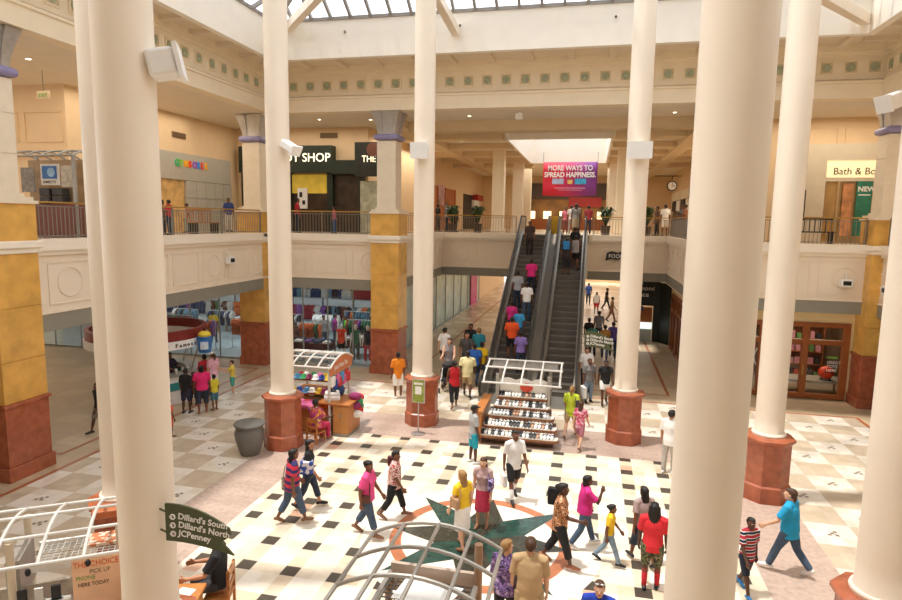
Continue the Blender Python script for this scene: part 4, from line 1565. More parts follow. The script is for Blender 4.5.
MB().box(-1.0, 1.0, -.7, .95, .05, .21).box(-.9, .9, -.45, .9, .2, .43).box(-.85, .85, -.2, .9, .4, .66).box(-.78, .78, .05, .9, .6, .88).box(-.75, .75, .28, .8, .8, 1.4).build('cart_body', [mat('cart_body_brown', '6B4A38', .6, .1, 4)], k3)
MB().box(-.72, .72, .24, .28, 1.2, 1.62).build('back_board', [wsh], k3)
P = [(-.72, 1.62)]
for i in range(13):
    x = -.72 + 1.44 * i / 12
    P.append((x, 1.70 + .07 * abs(math.sin(i * PI / 4))))
P.append((.72, 1.62))
o = MB().prism(P, -.02, .02).build('scalloped_top', [white], k3, loc=(0, .24, 0))
o.rotation_euler = (PI / 2, 0, 0)
o = MB().prism([(.2 * math.cos(a * PI / 8), .14 * math.sin(a * PI / 8)) for a in range(16)], -.01, .01).build('red_logo', [mat('logo_red', 'C9432E', .5, .08, 6)], k3, loc=(.1, .21, 1.5))
o.rotation_euler = (PI / 2, 0, 0)
for x in (-.78, .78):
    MB().box(x - .05, x + .05, .1, .2, .9, 1.9).build('post', [rmu], k3)
    MB().box(x - .05, x + .05, .75, .85, .0, 2.1).build('post', [rmu], k3)
s = MB()
for i in range(5):
    x = -1.12 + i * 2.24 / 4
    s.tube([(x, -.45, 1.76), (x, -.28, 1.92), (x, .2, 2.08), (x, .75, 2.2)], .03, 8)
for (y, z) in ((-.45, 1.76), (.2, 2.08), (.75, 2.2)):
    s.tube([(-1.15, y, z), (1.15, y, z)], .032, 8, True)
s.build('roof_frame', [whitepipe], k3, smooth=True)
s = MB()
for i in range(8):
    u = i / 7
    s.box(-1.0, 1.0, .22 + u * .5, .25 + u * .5, 2.04 + u * .1, 2.06 + u * .1)
s.build('roof_slats', [rmu], k3)
MB().box(-1.25, -1.1, -.9, .9, 0, .95).build('side_counter', [oak], k3)
MB().box(-1.32, -1.05, -.95, .95, .95, 1.0).build('side_counter_top', [mat('counter_orange', 'B8743C', .35, .1, 5)], k3)
sand = {}


def sandal_mesh(ix):
    if ix in sand:
        return sand[ix]
    s = MB()
    P = []
    for i in range(14):
        a = 2 * PI * i / 14
        P.append((.045 * math.cos(a) * (1.1 if math.sin(a) > 0 else .85), .12 * math.sin(a)))
    s.prism(P, 0, .022)
    s.m(1).tube([(-.045, .01, .02), (-.02, .05, .055), (0, .075, .03)], .009, 6).tube([(.045, .01, .02), (.02, .05, .055), (0, .075, .03)], .009, 6)
    cols = [('F2F0EA', '2A2A2A'), ('2A2A2A', '3A3634'), ('EDE6D8', 'B8B2A6'), ('B5896A', '5A3A2A')]
    c = cols[ix]
    sand[ix] = s.mesh('sandal', [mat('sandal_sole_%d' % ix, c[0], .6, .05, 8), mat('sandal_strap_%d' % ix, c[1], .5, .05, 8)])
    return sand[ix]


rng = random.Random(9)
for r, (z, y, h) in enumerate(tiers):
    n = int(2 * h / .105)
    for row in range(2 if r != 4 else 1):
        for i in range(n - 1):
            x = -h + .11 + i * (2 * h - .2) / (n - 1)
            ix = rng.choice([0, 0, 1, 1, 2, 3])
            o = D.objects.new('sandal', sandal_mesh(ix))
            COL.objects.link(o)
            o.location = (-1.82 + x, 18.05 + y + .11 + .02 * rng.random() + row * .13, z + .06 + row * .03)
            o.rotation_euler = (.55, 0, rng.uniform(-.15, .15))
            o.scale = (1.05, .9, 1)
            tag(o, 'one of the sandals set out in rows on the stepped white shelves', 'sandal', 'sandals on the stepped shelves')

# hat and bag cart
k4 = thing('hat_cart', 'cart of colourful hats and bags under a glazed arched roof beside the round column', 'cart', (-9.75, 16.5, 0))
arched_roof(k4, .75, 2.4, 1.75, 2.12, .25, 5, (0, .45, .9, 1.3, 1.75), .03, whitepipe)
s = MB()
for k in range(10):
    y0_, y1_ = 1.75 * k / 10, 1.75 * (k + 1) / 10
    s.quad((.75, y0_, arch(y0_, 1.75, 2.12, .25)), (2.4, y0_, arch(y0_, 1.75, 2.12, .25)), (2.4, y1_, arch(y1_, 1.75, 2.12, .25)), (.75, y1_, arch(y1_, 1.75, 2.12, .25)))
s.build('roof_glass', [mat_glass('cart_roof_glass', (.9, .9, .9), .1)], k4)
for x in (.85, 2.3):
    for y in (.12, 1.63):
        MB().tube([(x, y, 0), (x, y, 2.18)], .04, 10).build('post', [whitepipe], k4, smooth=True)
P = [(0.05, 1.85)] + [(1.75 * k / 10, arch(1.75 * k / 10, 1.75, 2.12, .25) - .03) for k in range(11)] + [(1.7, 1.85)]
sp_ = MB()
sp_.add([(2.36, y, z) for y, z in P] + [(2.39, y, z) for y, z in P], [tuple(range(len(P) - 1, -1, -1)), tuple(range(len(P), 2 * len(P)))] + [(k, (k + 1) % len(P), len(P) + (k + 1) % len(P), len(P) + k) for k in range(len(P))])
sp_.build('end_sign', [mat('sign_orange', 'C9794A', .5, .08, 5)], k4)
text('sign_lettering', 'Just Hats Etc', .2, white, k4, (2.4, .3, 2.0), (PI / 2, 0, PI / 2), .003, sx=1)
MB().box(.8, 2.2, .25, 1.5, 0, .75).build('cabinet', [oak], k4)
for z, y0_, y1_ in ((.78, .15, 1.6), (1.15, .5, 1.5), (1.5, .75, 1.4)):
    MB().box(.8, 2.3, y0_, y1_, z - .03, z).build('shelf_board', [oak], k4)
bright = ['C93A3A', 'E07A2A', '3A9A5A', '2A4A9A', '8A2A5A', 'E8C03A', 'F0EDE6', '2A2A2A', 'D86A9A', '5A9AC9']
hats = []
for ci, c in enumerate(bright):
    hm = MB()
    hm.lathe([(0, .13), (.06, .125), (.085, .09), (.09, .02), (.15, .0), (.155, -.008), (.09, 0)], n=16)
    hats.append(hm.mesh('hat', [mat('hat_' + str(ci), c, .8, .1, 12)], True))
rng = random.Random(21)
for z, ys, n in ((.79, (.3,), 7), (1.16, (.6,), 7), (1.51, (.85, 1.1), 7), (.79, (1.52,), 5)):
    for y in ys:
        for i in range(n):
            o = D.objects.new('hat', rng.choice(hats))
            COL.objects.link(o)
            o.location = (-8.85 + i * .21 + rng.uniform(-.03, .03), 16.5 + y, z)
            o.rotation_euler = (rng.uniform(-.1, .1), rng.uniform(-.1, .1), rng.random() * 6)
            o.location.z += .025
            tag(o, 'bright brimmed hat on the shelves of the glazed-roof cart', 'hat', 'hats on the glazed-roof cart')
for i in range(8):
    c = rng.choice(range(10))
    b = MB().box(-.13, .13, -.04, .04, -.3, 0).build('hanging_bag', [MATS['hat_%d' % c]], loc=(-7.38, 16.75 + i * .17, 1.8 - .12 * (i % 2)), bevel=.03)
    b.rotation_euler = (0, 0, PI / 2)
    MB().tube([(-.08, 0, 0), (-.05, 0, .12), (.05, 0, .12), (.08, 0, 0)], .01, 5).build('strap', [blackm], b)
    tag(b, 'small bright bag hanging at the open end of the glazed-roof cart', 'bag', 'bags hung at the end of the glazed-roof cart')
for i in range(7):
    c = rng.choice([0, 4, 8, 6, 2])
    b = MB().ell((0, 0, .12), .2, .16, .13, 12, 8).build('beach_bag', [MATS['hat_%d' % c]], loc=(-6.85 + .0 + rng.uniform(-.05, .12), 17.2 + .13 * (i % 3), .45 + .09 * i), smooth=True)
    tag(b, 'crumpled bright bag hanging on the far side of the sales desk', 'bag', 'bags piled beside the sales desk')
for i in range(12):
    c = rng.choice([0, 0, 4, 4, 8, 1])
    b = MB().ell((0, 0, .12), .17, .13, .12, 12, 8).build('bag', [MATS['hat_%d' % c]], loc=(-8.75 + (i % 6) * .16, 16.62 + .18 * (i // 6), .78), smooth=True)
    b.rotation_euler = (0, 0, rng.random() * 3)
    tag(b, 'soft red or pink bag on the bottom shelf of the glazed-roof cart', 'bag', 'bags on the bottom shelf of the glazed-roof cart')
dk = thing('sales_desk', 'oak sales desk with two doors at the end of the hat cart', 'desk', (-7.28, 16.62, 0))
MB().box(-.05, .42, 0, .95, 0, .1).build('kick', [greyb], dk)
MB().box(-.06, .43, 0, .95, .1, .98).build('carcass', [oak], dk)
MB().box(-.55, .5, -.08, 1.0, .98, 1.03).build('desk_top', [MATS['counter_orange']], dk, bevel=.01)
for (a, b) in ((-.05, .18), (.19, .42)):
    MB().box(a, b, -.02, .0, .14, .94).build('door', [mat('oak_light', 'C98F50', .4, .12, 6, stretch=(8, 8, 1))], dk)
MB().tube([(.15, -.03, .6), (.15, -.03, .72)], .012, 6).tube([(.22, -.03, .6), (.22, -.03, .72)], .012, 6).build('door_handle', [silver], dk)
cr_ = thing('cash_register', 'white rounded cash register on the oak sales desk', 'register', (-7.5, 16.95, 1.03), .4)
MB().box(-.24, .24, -.2, .2, 0, .16).build('drawer', [white], cr_, bevel=.04)
MB().prism([(-.22, -.18), (.22, -.18), (.22, .18), (-.22, .18)], .16, .26).build('body', [white], cr_, bevel=.05)
MB().box(-.12, .12, -.1, .05, .26, .28).build('keypad', [blackm], cr_)
t = thing('price_card', 'small white price card standing on the oak sales desk', 'card', (-7.0, 17.35, 1.03), -.3)
MB().box(-.12, .12, -.01, .01, 0, .32).build('sheet', [white], t)
MB().box(-.1, .1, -.04, .04, 0, .015).build('foot', [blackm], t)
t = thing('blue_rucksack', 'blue rucksack on the desk behind the cash register', 'bag', (-7.45, 17.4, 1.03))
MB().ell((0, 0, .2), .17, .12, .2, 14, 10).build('body', [mat('bag_blue', '33507A', .7, .1, 9)], t, smooth=True)
MB().ell((0, -.1, .13), .11, .05, .1, 10, 8).build('pocket', [mat('bag_navy', '24365A', .7, .1, 9)], t, smooth=True)


def chair(loc, rz, label, h=.46, name='wooden_chair'):
    t = thing(name, label, 'chair', loc, rz)
    MB().box(-.21, .21, -.2, .2, h - .03, h).build('seat', [oak], t, bevel=.01)
    for x in (-.18, .18):
        MB().box(x - .02, x + .02, .16, .2, 0, h - .03).build('leg', [oak], t)
        MB().box(x - .02, x + .02, -.2, -.16, 0, h + .42).build('leg', [oak], t)
    MB().box(-.2, .2, -.2, -.17, h + .3, h + .42).box(-.2, .2, -.2, -.17, h + .14, h + .2).build('backrest', [oak], t)
    MB().box(-.18, .18, .17, .19, h * .4, h * .45).box(-.19, -.17, -.18, .18, h * .4, h * .45).box(.17, .19, -.18, .18, h * .4, h * .45).build('stretcher', [oak], t)
    return t


# little desk by the nearest column
t = thing('small_desk', 'light wooden desk with papers below the leaf-shaped green sign', 'desk', (-5.75, 7.25, 0), .3)
MB().box(-.45, .4, -.3, .3, .95, 1.0).build('desk_top', [oak], t, bevel=.01)
MB().box(-.4, .35, -.25, .25, 0, .95).build('carcass', [mat('oak_light', 'C98F50', .4, .12, 6)], t)
q = MB().box(-.12, .12, -.16, .16, 0, .004).build('paper_sheet', [white], loc=(-5.62, 7.3, 1.001))
tag(q, 'white paper lying on the small wooden desk under the green sign', 'paper')
q = thing('water_bottle', 'small blue water bottle standing on the desk under the green sign', 'bottle', (-5.85, 7.4, 1.0))
MB().lathe([(.03, 0), (.033, .02), (.033, .14), (.014, .19), (.014, .21)], n=12).build('bottle', [mat('bottle_blue', '5A86B8', .2, .1, 6)], q, smooth=True)
MB().lathe([(.016, .205), (.016, .23), (0, .23)], n=10).build('cap', [white], q)
q = thing('card_reader', 'black card machine on the desk under the green sign', 'machine', (-5.95, 7.2, 1.0))
MB().box(-.07, .07, -.1, .1, 0, .05).build('body', [blackm], q, bevel=.01)
MB().box(-.05, .05, .0, .08, .05, .055).build('screen', [mat('screen_grey', '5A6A6A', .2, .05, 6)], q)

# snack bar with round canopy
SBX, SBY = -15.35, 18.7
sb = thing('snack_bar', 'round snack bar with a maroon and white ring canopy', 'snack bar', (SBX, SBY, 0))
mar = mat('canopy_maroon', '7A2420', .4, .1, 4)
RO = 1.95
MB().stack_rot([(RO - .12, 2.3), (RO + .02, 2.3), (RO + .02, 2.63), (RO - .12, 2.63), (RO - .12, 2.3)], (0, 0, 0), 48, 0).build('canopy_ring', [mar], sb)
MB().stack_rot([(RO - .1, 2.02), (RO + .06, 2.02), (RO + .06, 2.3), (RO - .1, 2.3), (RO - .1, 2.02)], (0, 0, 0), 48, 0).build('lettered_band', [white], sb)
for i, ch in enumerate('Winner Famous'):
    a = math.radians(-4 - (12 - i) * 4.3)
    if ch != ' ':
        text('sign_letter', ch, .18, blackm, sb, ((RO + .065) * math.cos(a), (RO + .065) * math.sin(a), 2.09), (PI / 2, 0, a + PI / 2), .004, bold=.006, align='CENTER')
MB().stack_rot([(1.5, 0), (1.6, 0), (1.6, .5), (1.5, .5), (1.5, 0)], (0, 0, 0), 40, 0).stack_rot([(1.5, .78), (1.62, .78), (1.62, 1.0), (1.5, 1.0), (1.5, .78)], (0, 0, 0), 40, 0).build('counter_front', [white], sb)
MB().stack_rot([(1.5, .5), (1.63, .5), (1.63, .78), (1.5, .78), (1.5, .5)], (0, 0, 0), 40, 0).build('teal_band', [mat('teal_band', '2F8A88', .4, .08, 5)], sb)
MB().stack_rot([(1.2, 1.0), (1.7, 1.0), (1.7, 1.05), (1.2, 1.05), (1.2, 1.0)], (0, 0, 0), 40, 0).build('counter_top', [rmu], sb)
for k in range(6):
    a = k * PI / 3 + .3
    MB().tube([(1.45 * math.cos(a), 1.45 * math.sin(a), .95), (1.87 * math.cos(a), 1.87 * math.sin(a), 2.3)], .03, 8).build('post', [rmu], sb)
MB().box(-.5, .5, -.4, .4, 0, 1.5).build('service_unit', [rmu], sb, bevel=.02)
MB().box(-.6, -.1, -.3, .2, 1.5, 1.9).build('drink_machine', [silver], sb, bevel=.02)
rng = random.Random(2)
for k in range(9):
    a = math.radians(-75 + k * 12)
    q = MB().lathe([(.035, 0), (.05, .16), (.046, .16), (.034, .02)], n=12).build('plastic_cup', [mat('cup_clear', 'D8DCD8', .15, .02, 5)], loc=(SBX + 1.42 * math.cos(a), SBY + 1.42 * math.sin(a), 1.052), smooth=True)
    tag(q, 'pale plastic cup on the round snack bar counter', 'cup', 'cups on the snack bar counter')
t = thing('cup_sign', 'blue cup-shaped sign with a yellow top hanging on the maroon canopy', 'sign', (SBX + 2.22, SBY + .1, 1.78), .55)
MB().lathe([(.2, 0), (.26, .5), (.27, .56), (0, .56)], n=18).build('cup', [mat('cup_blue', '2F6FB8', .4, .12, 5)], t, smooth=True)
MB().ell((0, 0, .62), .22, .22, .14, 14, 8).build('yellow_top', [mat('cup_yellow', 'E8C83A', .5, .1, 6)], t, smooth=True)
MB().box(-.03, .03, -.03, .03, .7, .85).build('bracket', [blackm], t)
MB().box(-.13, .13, -.28, -.2, .14, .4).build('pale_print', [mat('cup_print', 'CFE0F0', .5, .2, 9)], t)

# ================================================================== inside the clothing shop
gcols = ['8E2F34', '2E3E5E', 'E8E6E2', '2A2A2E', '5A7A8A', '7A4A8A', 'B8B4AE', '3E6A4A', '5C3A2A', 'C96A3A']
gm = []
for i, c in enumerate(gcols):
    s = MB()
    s.stack([(0, 0, -.78, .05, .20), (0, 0, -.4, .045, .19), (0, 0, -.15, .05, .21), (0, 0, -.06, .045, .19), (0, 0, -.02, .03, .08)], 10)
    s.tube([(0, .17, -.1), (0, .25, -.34)], [.05, .05], 6).tube([(0, -.17, -.1), (0, -.25, -.34)], [.05, .05], 6)
    gm.append(s.mesh('garment', [mat('garment_' + str(i), c, .85, .12, 7)], True))
rackp = []
rk0 = thing('clothing_rack', 'chrome clothing rack standing in the sports clothing shop', 'rack', (0, 0, 0), 0, 'racks in the clothing shop')
s = MB()
MB().tube([(-.75, 0, 1.5), (.75, 0, 1.5)], .018, 8).build('hanging_bar', [silver], rk0)
for x in (-.75, .75):
    MB().tube([(x, 0, 0), (x, 0, 1.5)], .018, 8).build('upright', [silver], rk0)
    MB().box(x - .02, x + .02, -.3, .3, 0, .03).build('foot', [silver], rk0)
first = True
rng = random.Random(31)
RP = [(-24.5, 27), (-22.3, 26.4), (-20.4, 27.2), (-18.5, 26.3), (-16.6, 27.1), (-21.5, 29.2), (-19.3, 29.2), (-17.2, 29.4), (-15.4, 29.3), (-13.2, 27.0), (-11.3, 28.6), (-13.4, 29.6), (-10.5, 30.4), (-12.3, 31.2), (-25.5, 29.3)]
for (x, y) in RP:
    if first:
        rk0.location = (x, y, 0.012)
        first = False
    else:
        dup(rk0, (x, y, 0.012), 0)
    base = rng.randrange(10)
    for i in range(9):
        g = rng.choice([base, base, rng.randrange(10)])
        o = D.objects.new('garment', gm[g])
        COL.objects.link(o)
        o.location = (x - .64 + i * .16, y, 1.5)
        o.rotation_euler = (0, 0, rng.uniform(-.15, .15))
        tag(o, 'garment hanging on a chrome rack inside the clothing shop', 'garment', 'garments on the clothing shop racks')
# wall display
for k in range(9):
    x = -25.5 + k * 1.9
    t = thing('wall_display', 'white wall bay with a rail of hanging garments at the back of the clothing shop', 'display', (x, 32.7, 0), 0, 'wall bays in the clothing shop')
    MB().box(-.9, .9, .1, .2, .3, 3.2).build('panel', [mat('bay_panel', 'C9D3D6', .5, .05, 3)], t)
    for z in (1.55, 2.85):
        MB().tube([(-.85, -.1, z), (.85, -.1, z)], .015, 6).build('rail', [silver], t)
        base = rng.randrange(10)
        for i in range(6):
            o = D.objects.new('garment', gm[rng.choice([base, base, rng.randrange(10)])])
            COL.objects.link(o)
            o.location = (x - .75 + i * .3, 32.6, z)
            o.rotation_euler = (0, 0, PI / 2 + rng.uniform(-.5, .5))
            o.scale = (1, 1, 1.1)
            tag(o, 'garment hanging in a wall bay at the back of the clothing shop', 'garment', 'garments in the clothing shop wall bays')
for k, (x, y) in enumerate(((-12.4, 26.1), (-10.4, 27.3), (-19.6, 31))):
    t = thing('display_table', ['dark red display table of folded clothes behind the shop glass', 'dark display table of folded clothes near the mannequins', 'display table of folded clothes deep inside the clothing shop'][k], 'table', (x, y, .012))
    MB().box(-.95, .95, -.5, .5, .72, .8).box(-.9, .9, -.45, .45, .45, .72).build('table_top', [mat('table_maroon', '4A1F22', .5, .1, 5)], t)
    for a in (-.85, .85):
        for b in (-.4, .4):
            MB().box(a - .04, a + .04, b - .04, b + .04, 0, .45).build('leg', [mat('table_oak', 'A87A4E', .5, .1, 5)], t)
    for i in range(8):
        q = MB().box(-.15, .15, -.17, .17, 0, .1).build('folded_pile', [MATS['garment_%d' % rng.choice([2, 2, 6, 5, 1])]], loc=(x - .72 + (i % 4) * .48, y - .24 + .46 * (i // 4), .812 + .002), bevel=.02)
        tag(q, 'pile of folded clothes on a display table in the clothing shop', 'clothes pile', 'folded clothes in the clothing shop')
for k, x in enumerate((-24, -20.5, -17, -13.6, -11)):
    t = thing('ceiling_fixture', 'pale strip lamp under the clothing shop ceiling', 'lamp', (x, 28.2, 3.3), 0, 'strip lamps in the clothing shop')
    MB().box(-.7, .7, -.08, .08, 0, .06).build('housing', [white], t)
    MB().box(-.66, .66, -.06, .06, -.02, 0).build('tube', [mat('tube_lit', 'F0F8FF', .4, 0, emit=8)], t)

# upper gallery cart
ku = thing('television_cart', 'upper gallery cart with a pipe roof, television poster and boxes', 'cart', (-16.55, 14.6, Z2))
MB().box(0, 2.2, .2, 1.2, 0, .95).build('cabinet', [mat('cart_red_brown', '7E4630', .5, .12, 5)], ku)
arched_roof(ku, -.2, 2.4, 1.4, 2.3, .2, 6, (0, .7, 1.4), .03, rmu)
for x in (0, 2.2):
    for y in (.25, 1.15):
        MB().box(x - .04, x + .04, y - .04, y + .04, 0, 2.4).build('post', [rmu], ku)
MB().box(.1, 2.1, .75, .8, .95, 2.25).build('back_panel', [mat('cart_tan_panel', 'B89A70', .5, .2, 3)], ku)
MB().box(1.0, 1.62, .3, .34, 1.5, 2.1).build('poster', [white], ku)
MB().box(1.06, 1.56, .29, .3, 1.68, 2.04).build('blue_picture', [mat('poster_blue', '2A6FB8', .4, .15, 5)], ku)
o = MB().prism([(.13 * math.cos(a * PI / 10), .13 * math.sin(a * PI / 10)) for a in range(20)], 0, .01).build('pale_disc', [mat('poster_sky', '9AC4E8', .4, .2, 5)], ku, loc=(1.38, .285, 1.86))
o.rotation_euler = (PI / 2, 0, 0)
text('poster_lettering', 'DIRECTV', .11, blackm, ku, (1.08, .29, 1.55), extrude=.002)
MB().box(1.7, 2.1, .3, .34, 1.45, 2.05).build('pale_poster', [mat('poster_pale', 'D0C8B8', .5, .25, 9)], ku)
MB().box(.3, .75, .3, .34, 1.3, 2.0).build('grey_poster', [mat('poster_dim', '9A948C', .5, .3, 9)], ku)
for i, (x, z) in enumerate(((1.0, .96), (1.45, .96), (1.0, 1.2), (1.45, 1.2))):
    q = MB().box(-.18, .18, -.13, .13, 0, .22).build('goods_box', [mat('goods_dark', '3A3834', .5, .3, 9)], loc=(-16.55 + x, 14.6 + .5, Z2 + z), bevel=.02)
    tag(q, 'dark boxed goods stacked on the upper gallery cart', 'box', 'boxed goods on the upper gallery cart')

# potted palms on the upper corridor
lf = mat('palm_green', '33461F', .6, .25, 8)
for k, (x, y) in enumerate(((-7.9, 35.0), (-6.4, 35.0), (.75, 34.8), (2.9, 35.0))):
    t = thing('potted_palm', ['potted palm behind the railing nearest the dark shop entry', 'potted palm between the railing and the nearest corridor column', 'potted palm behind the railing beside the escalator head', 'potted palm behind the railing, on the clock side of the nearest corridor column'][k], 'plant', (x, y, Z2))
    MB().lathe([(.16, 0), (.22, .35), (.2, .35), (.18, .3), (0, .3)], n=16).build('pot', [mat('pot_dark', '4A3A30', .5, .1, 5)], t)
    s = MB()
    rg = random.Random(k)
    for i in range(60):
        a, L_, up = rg.random() * 6.28, rg.uniform(.35, .6), rg.uniform(.5, .95)
        p0 = Vector((0, 0, .3))
        p1 = Vector((math.cos(a) * L_ * .5, math.sin(a) * L_ * .5, .3 + up * .8))
        p2 = Vector((math.cos(a) * L_, math.sin(a) * L_, .3 + up * .65))
        sd = Vector((-math.sin(a), math.cos(a), 0)) * .05
        s.add([p0 - sd * .3, p0 + sd * .3, p1 + sd, p1 - sd, p2], [(0, 1, 2, 3), (3, 2, 4)])
    s.build('foliage', [lf], t)
    t.scale = (1.25, 1.25, 1.5)
# ================================================================== people
SK = {'dark': mat('skin_dark', '5A3826', .55, .06, 14), 'brown': mat('skin_brown', '7A4E34', .55, .06, 14), 'tan': mat('skin_tan', 'B98462', .55, .05, 14), 'light': mat('skin_light', 'D9A98A', .55, .05, 14)}
HB = mat('hair_black', '17120F', .6, .2, 30, stretch=(3, 3, .5))
HBR = mat('hair_brown', '4A2E1C', .6, .2, 30, stretch=(3, 3, .5))
HBL = mat('hair_blond', '9A7444', .6, .2, 30, stretch=(3, 3, .5))
eyem = mat('eye_dark', '1A1210', .3, .0)
eyew = mat('eye_white', 'E8E2DA', .4, 0)
lipm = mat('lip_colour', '8A463C', .5, .05, 20)
jean = mat('denim_blue', '46586E', .85, .15, 16)
jeanl = mat('denim_light', '8296A8', .85, .15, 16)
jeand = mat('denim_dark', '2B3648', .85, .15, 16)
khaki = mat('khaki_cloth', 'B49A70', .85, .06, 9)


def cloth(c):
    return mat('cloth_' + c, c, .85, .07, 9)


def finish(o, vox, sm=3):
    r = o.modifiers.new('r', 'REMESH')
    r.mode = 'VOXEL'
    r.voxel_size = vox
    r.use_smooth_shade = True
    if sm:
        s = o.modifiers.new('s', 'SMOOTH')
        s.iterations = sm
        s.factor = .5
    return o


class Fig:
    pass


def person(label, P, h, hd, skin='brown', hair=('short', HB), top=None, sleeve=.45, hem=.5, bottom='trousers', bmat=None, blen=1.0,
           shoe=None, pose='walk', ph=1, b=1.0, belly=0., arms=None, head=0., lod=0, group=None, cat='person', stride=1., name='person', cap=None, female=False, loose=.012):
    """P: point between the feet; hd: heading seen from the camera (0 away, 90 to the picture's right, 180 towards)"""
    phi = math.atan2(-P[0], P[1]) - math.radians(hd)
    t = thing(name, label, cat, P, phi, group)
    sk = SK[skin] if isinstance(skin, str) else skin
    # --- joints
    pz = .53 * h
    hw = .05 * h * b
    legs = {}
    for s in (-1, 1):
        if pose == 'walk':
            th, kn = ((.42, .08) if s == ph else (-.30, .38))
            th *= stride * .8
            kn *= stride * .85
        elif pose == 'sit':
            th, kn = 1.45, 1.45
        elif pose == 'stairs':
            th, kn = ((.75, .9) if s == ph else (-.05, .05))
        else:
            th, kn = ((.06, .05) if s == ph else (-.04, .05))
        sp = .025 * h * (1 if pose != 'sit' else 2.0)
        hip = Vector((s * hw, 0, pz))
        d = Vector((s * sp / (.245 * h) * .5, math.sin(th), -math.cos(th))).normalized()
        knee = hip + d * .245 * h
        a = th - kn
        ank = knee + Vector((0, math.sin(a), -math.cos(a))) * .235 * h
        lift = max(0, -a) * .9 if pose == 'walk' else 0
        fd = Vector((s * .12, math.cos(lift), -math.sin(lift))).normalized()
        legs[s] = (hip, knee, ank, fd)
    lo = min(min(l[2].z - .04 * h, (l[2] + l[3] * .1 * h).z - .045 * h) for l in legs.values())
    dz = -lo

    def up(v):
        return v + Vector((0, 0, dz))
    legs = {s: (up(l[0]), up(l[1]), up(l[2]), l[3]) for s, l in legs.items()}
    Z = pz + dz                                     # pelvis height
    lean = .0 if pose != 'walk' else .04

    def T(z):                                       # standing z fraction -> height, with pelvis shift
        return z * h + dz

    def ly(z):
        return (z * h - pz) * lean if z * h > pz else 0
    arms = arms or {}
    AR = {}
    for s in (-1, 1):
        d0 = {'walk': (-.27 * ph * s * stride, .14, .35), 'sit': (.55, .15, .9), 'stand': (.05, .14, .22), 'stairs': (.35, .15, .7)}[pose]
        p, ab, el = arms.get(s, d0)[:3]
        inw = arms.get(s, d0)[3] if len(arms.get(s, d0)) > 3 else 0.
        sh = Vector((s * .104 * h * b, ly(.815), T(.812)))
        d = Vector((s * math.sin(ab), math.sin(p) * math.cos(ab), -math.cos(p) * math.cos(ab)))
        elb = sh + d * .178 * h
        a = p + el
        fd = Vector((s * math.sin(ab) * .4 - s * inw, math.sin(a), -math.cos(a))).normalized()
        wr = elb + fd * .15 * h
        AR[s] = (sh, elb, wr, fd)
    u = h / 1.7
    lb = .5 + .5 * b                                # limbs thicken less than the trunk
    # --- body
    m = MB()
    for s in (-1, 1):
        m.tube([(0, ly(.83), T(.832)), AR[s][0] + Vector((-s * .02 * h, 0, .006 * h))], [.036 * h, .03 * h * lb], 10, True)
    rw, rh, rc = (.088, .112, .098) if female else (.090, .102, .104)
    bw = belly * .03
    tor = [(.47, .075, .065), (.50, .098 if female else .09, .075), (.535, rh * .92, .078), (.575, (rh + rw) / 2, .068 + bw), (.63, rw, .06 + bw * 1.4), (.69, rc * .93, .064 + bw), (.745, rc, .068), (.79, rc * .98, .058), (.82, rc * .74, .046), (.84, .045, .04)]
    m.stack([(0, ly(z), T(z), rx * h * b, ry * h * b) for z, rx, ry in tor], 18)
    if female:
        for s in (-1, 1):
            m.ell((s * .042 * h * b, .045 * h * b, T(.735)), .038 * h * b, .034 * h * b, .036 * h * b, 10, 8)
    m.tube([(0, ly(.83), T(.82)), (0, ly(.86) + .004 * h, T(.885))], [.036 * h, .033 * h], 12, True)
    hy = ly(.93) + .012 * h
    HR = Matrix.Rotation(-math.radians(head), 3, 'Z')

    def hp(x, y, z):
        v = HR @ Vector((x * h, y * h, 0))
        return Vector((v.x, v.y + hy, T(z)))
    c = hp(0, 0, .93)
    hr = []
    for z, rx, ry, oy in ((.868, .018, .018, .022), (.875, .028, .032, .018), (.892, .036, .044, .01), (.915, .0425, .052, .003), (.94, .0455, .056, 0), (.965, .043, .053, -.002), (.985, .032, .04, -.003), (.997, .014, .018, -.003)):
        o_ = HR @ Vector((0, oy * h, 0))
        hr.append((c.x + o_.x, c.y + o_.y, T(z), rx * h, ry * h))
    m.stack(hr, 16, rz=-math.radians(head), c=(c.x, c.y))
    m.tube([hp(0, .052, .94), hp(0, .062, .922), hp(0, .055, .915)], [.006 * h, .009 * h, .007 * h], 8, True)
    for s in (-1, 1):
        m.ell(hp(s * .047, -.004, .93), .006 * h, .013 * h, .019 * h, 8, 6)
    for s, (hip, knee, ank, fd) in legs.items():
        m.tube([hip + Vector((0, 0, .0)), hip.lerp(knee, .35), hip.lerp(knee, .75), knee, knee.lerp(ank, .3), knee.lerp(ank, .65), ank],
               [.052 * h * b, .049 * h * b, .037 * h * lb, .031 * h * lb, .032 * h * lb, .025 * h * lb, .019 * h], 12, True)
        heel = ank - fd * .03 * h + Vector((0, 0, -.022 * h))
        toe = ank + fd * .09 * h + Vector((0, 0, -.03 * h))
        m.tube([heel, ank + fd * .02 * h + Vector((0, 0, -.016 * h)), toe], [.019 * h, .022 * h, .014 * h], 10, True)
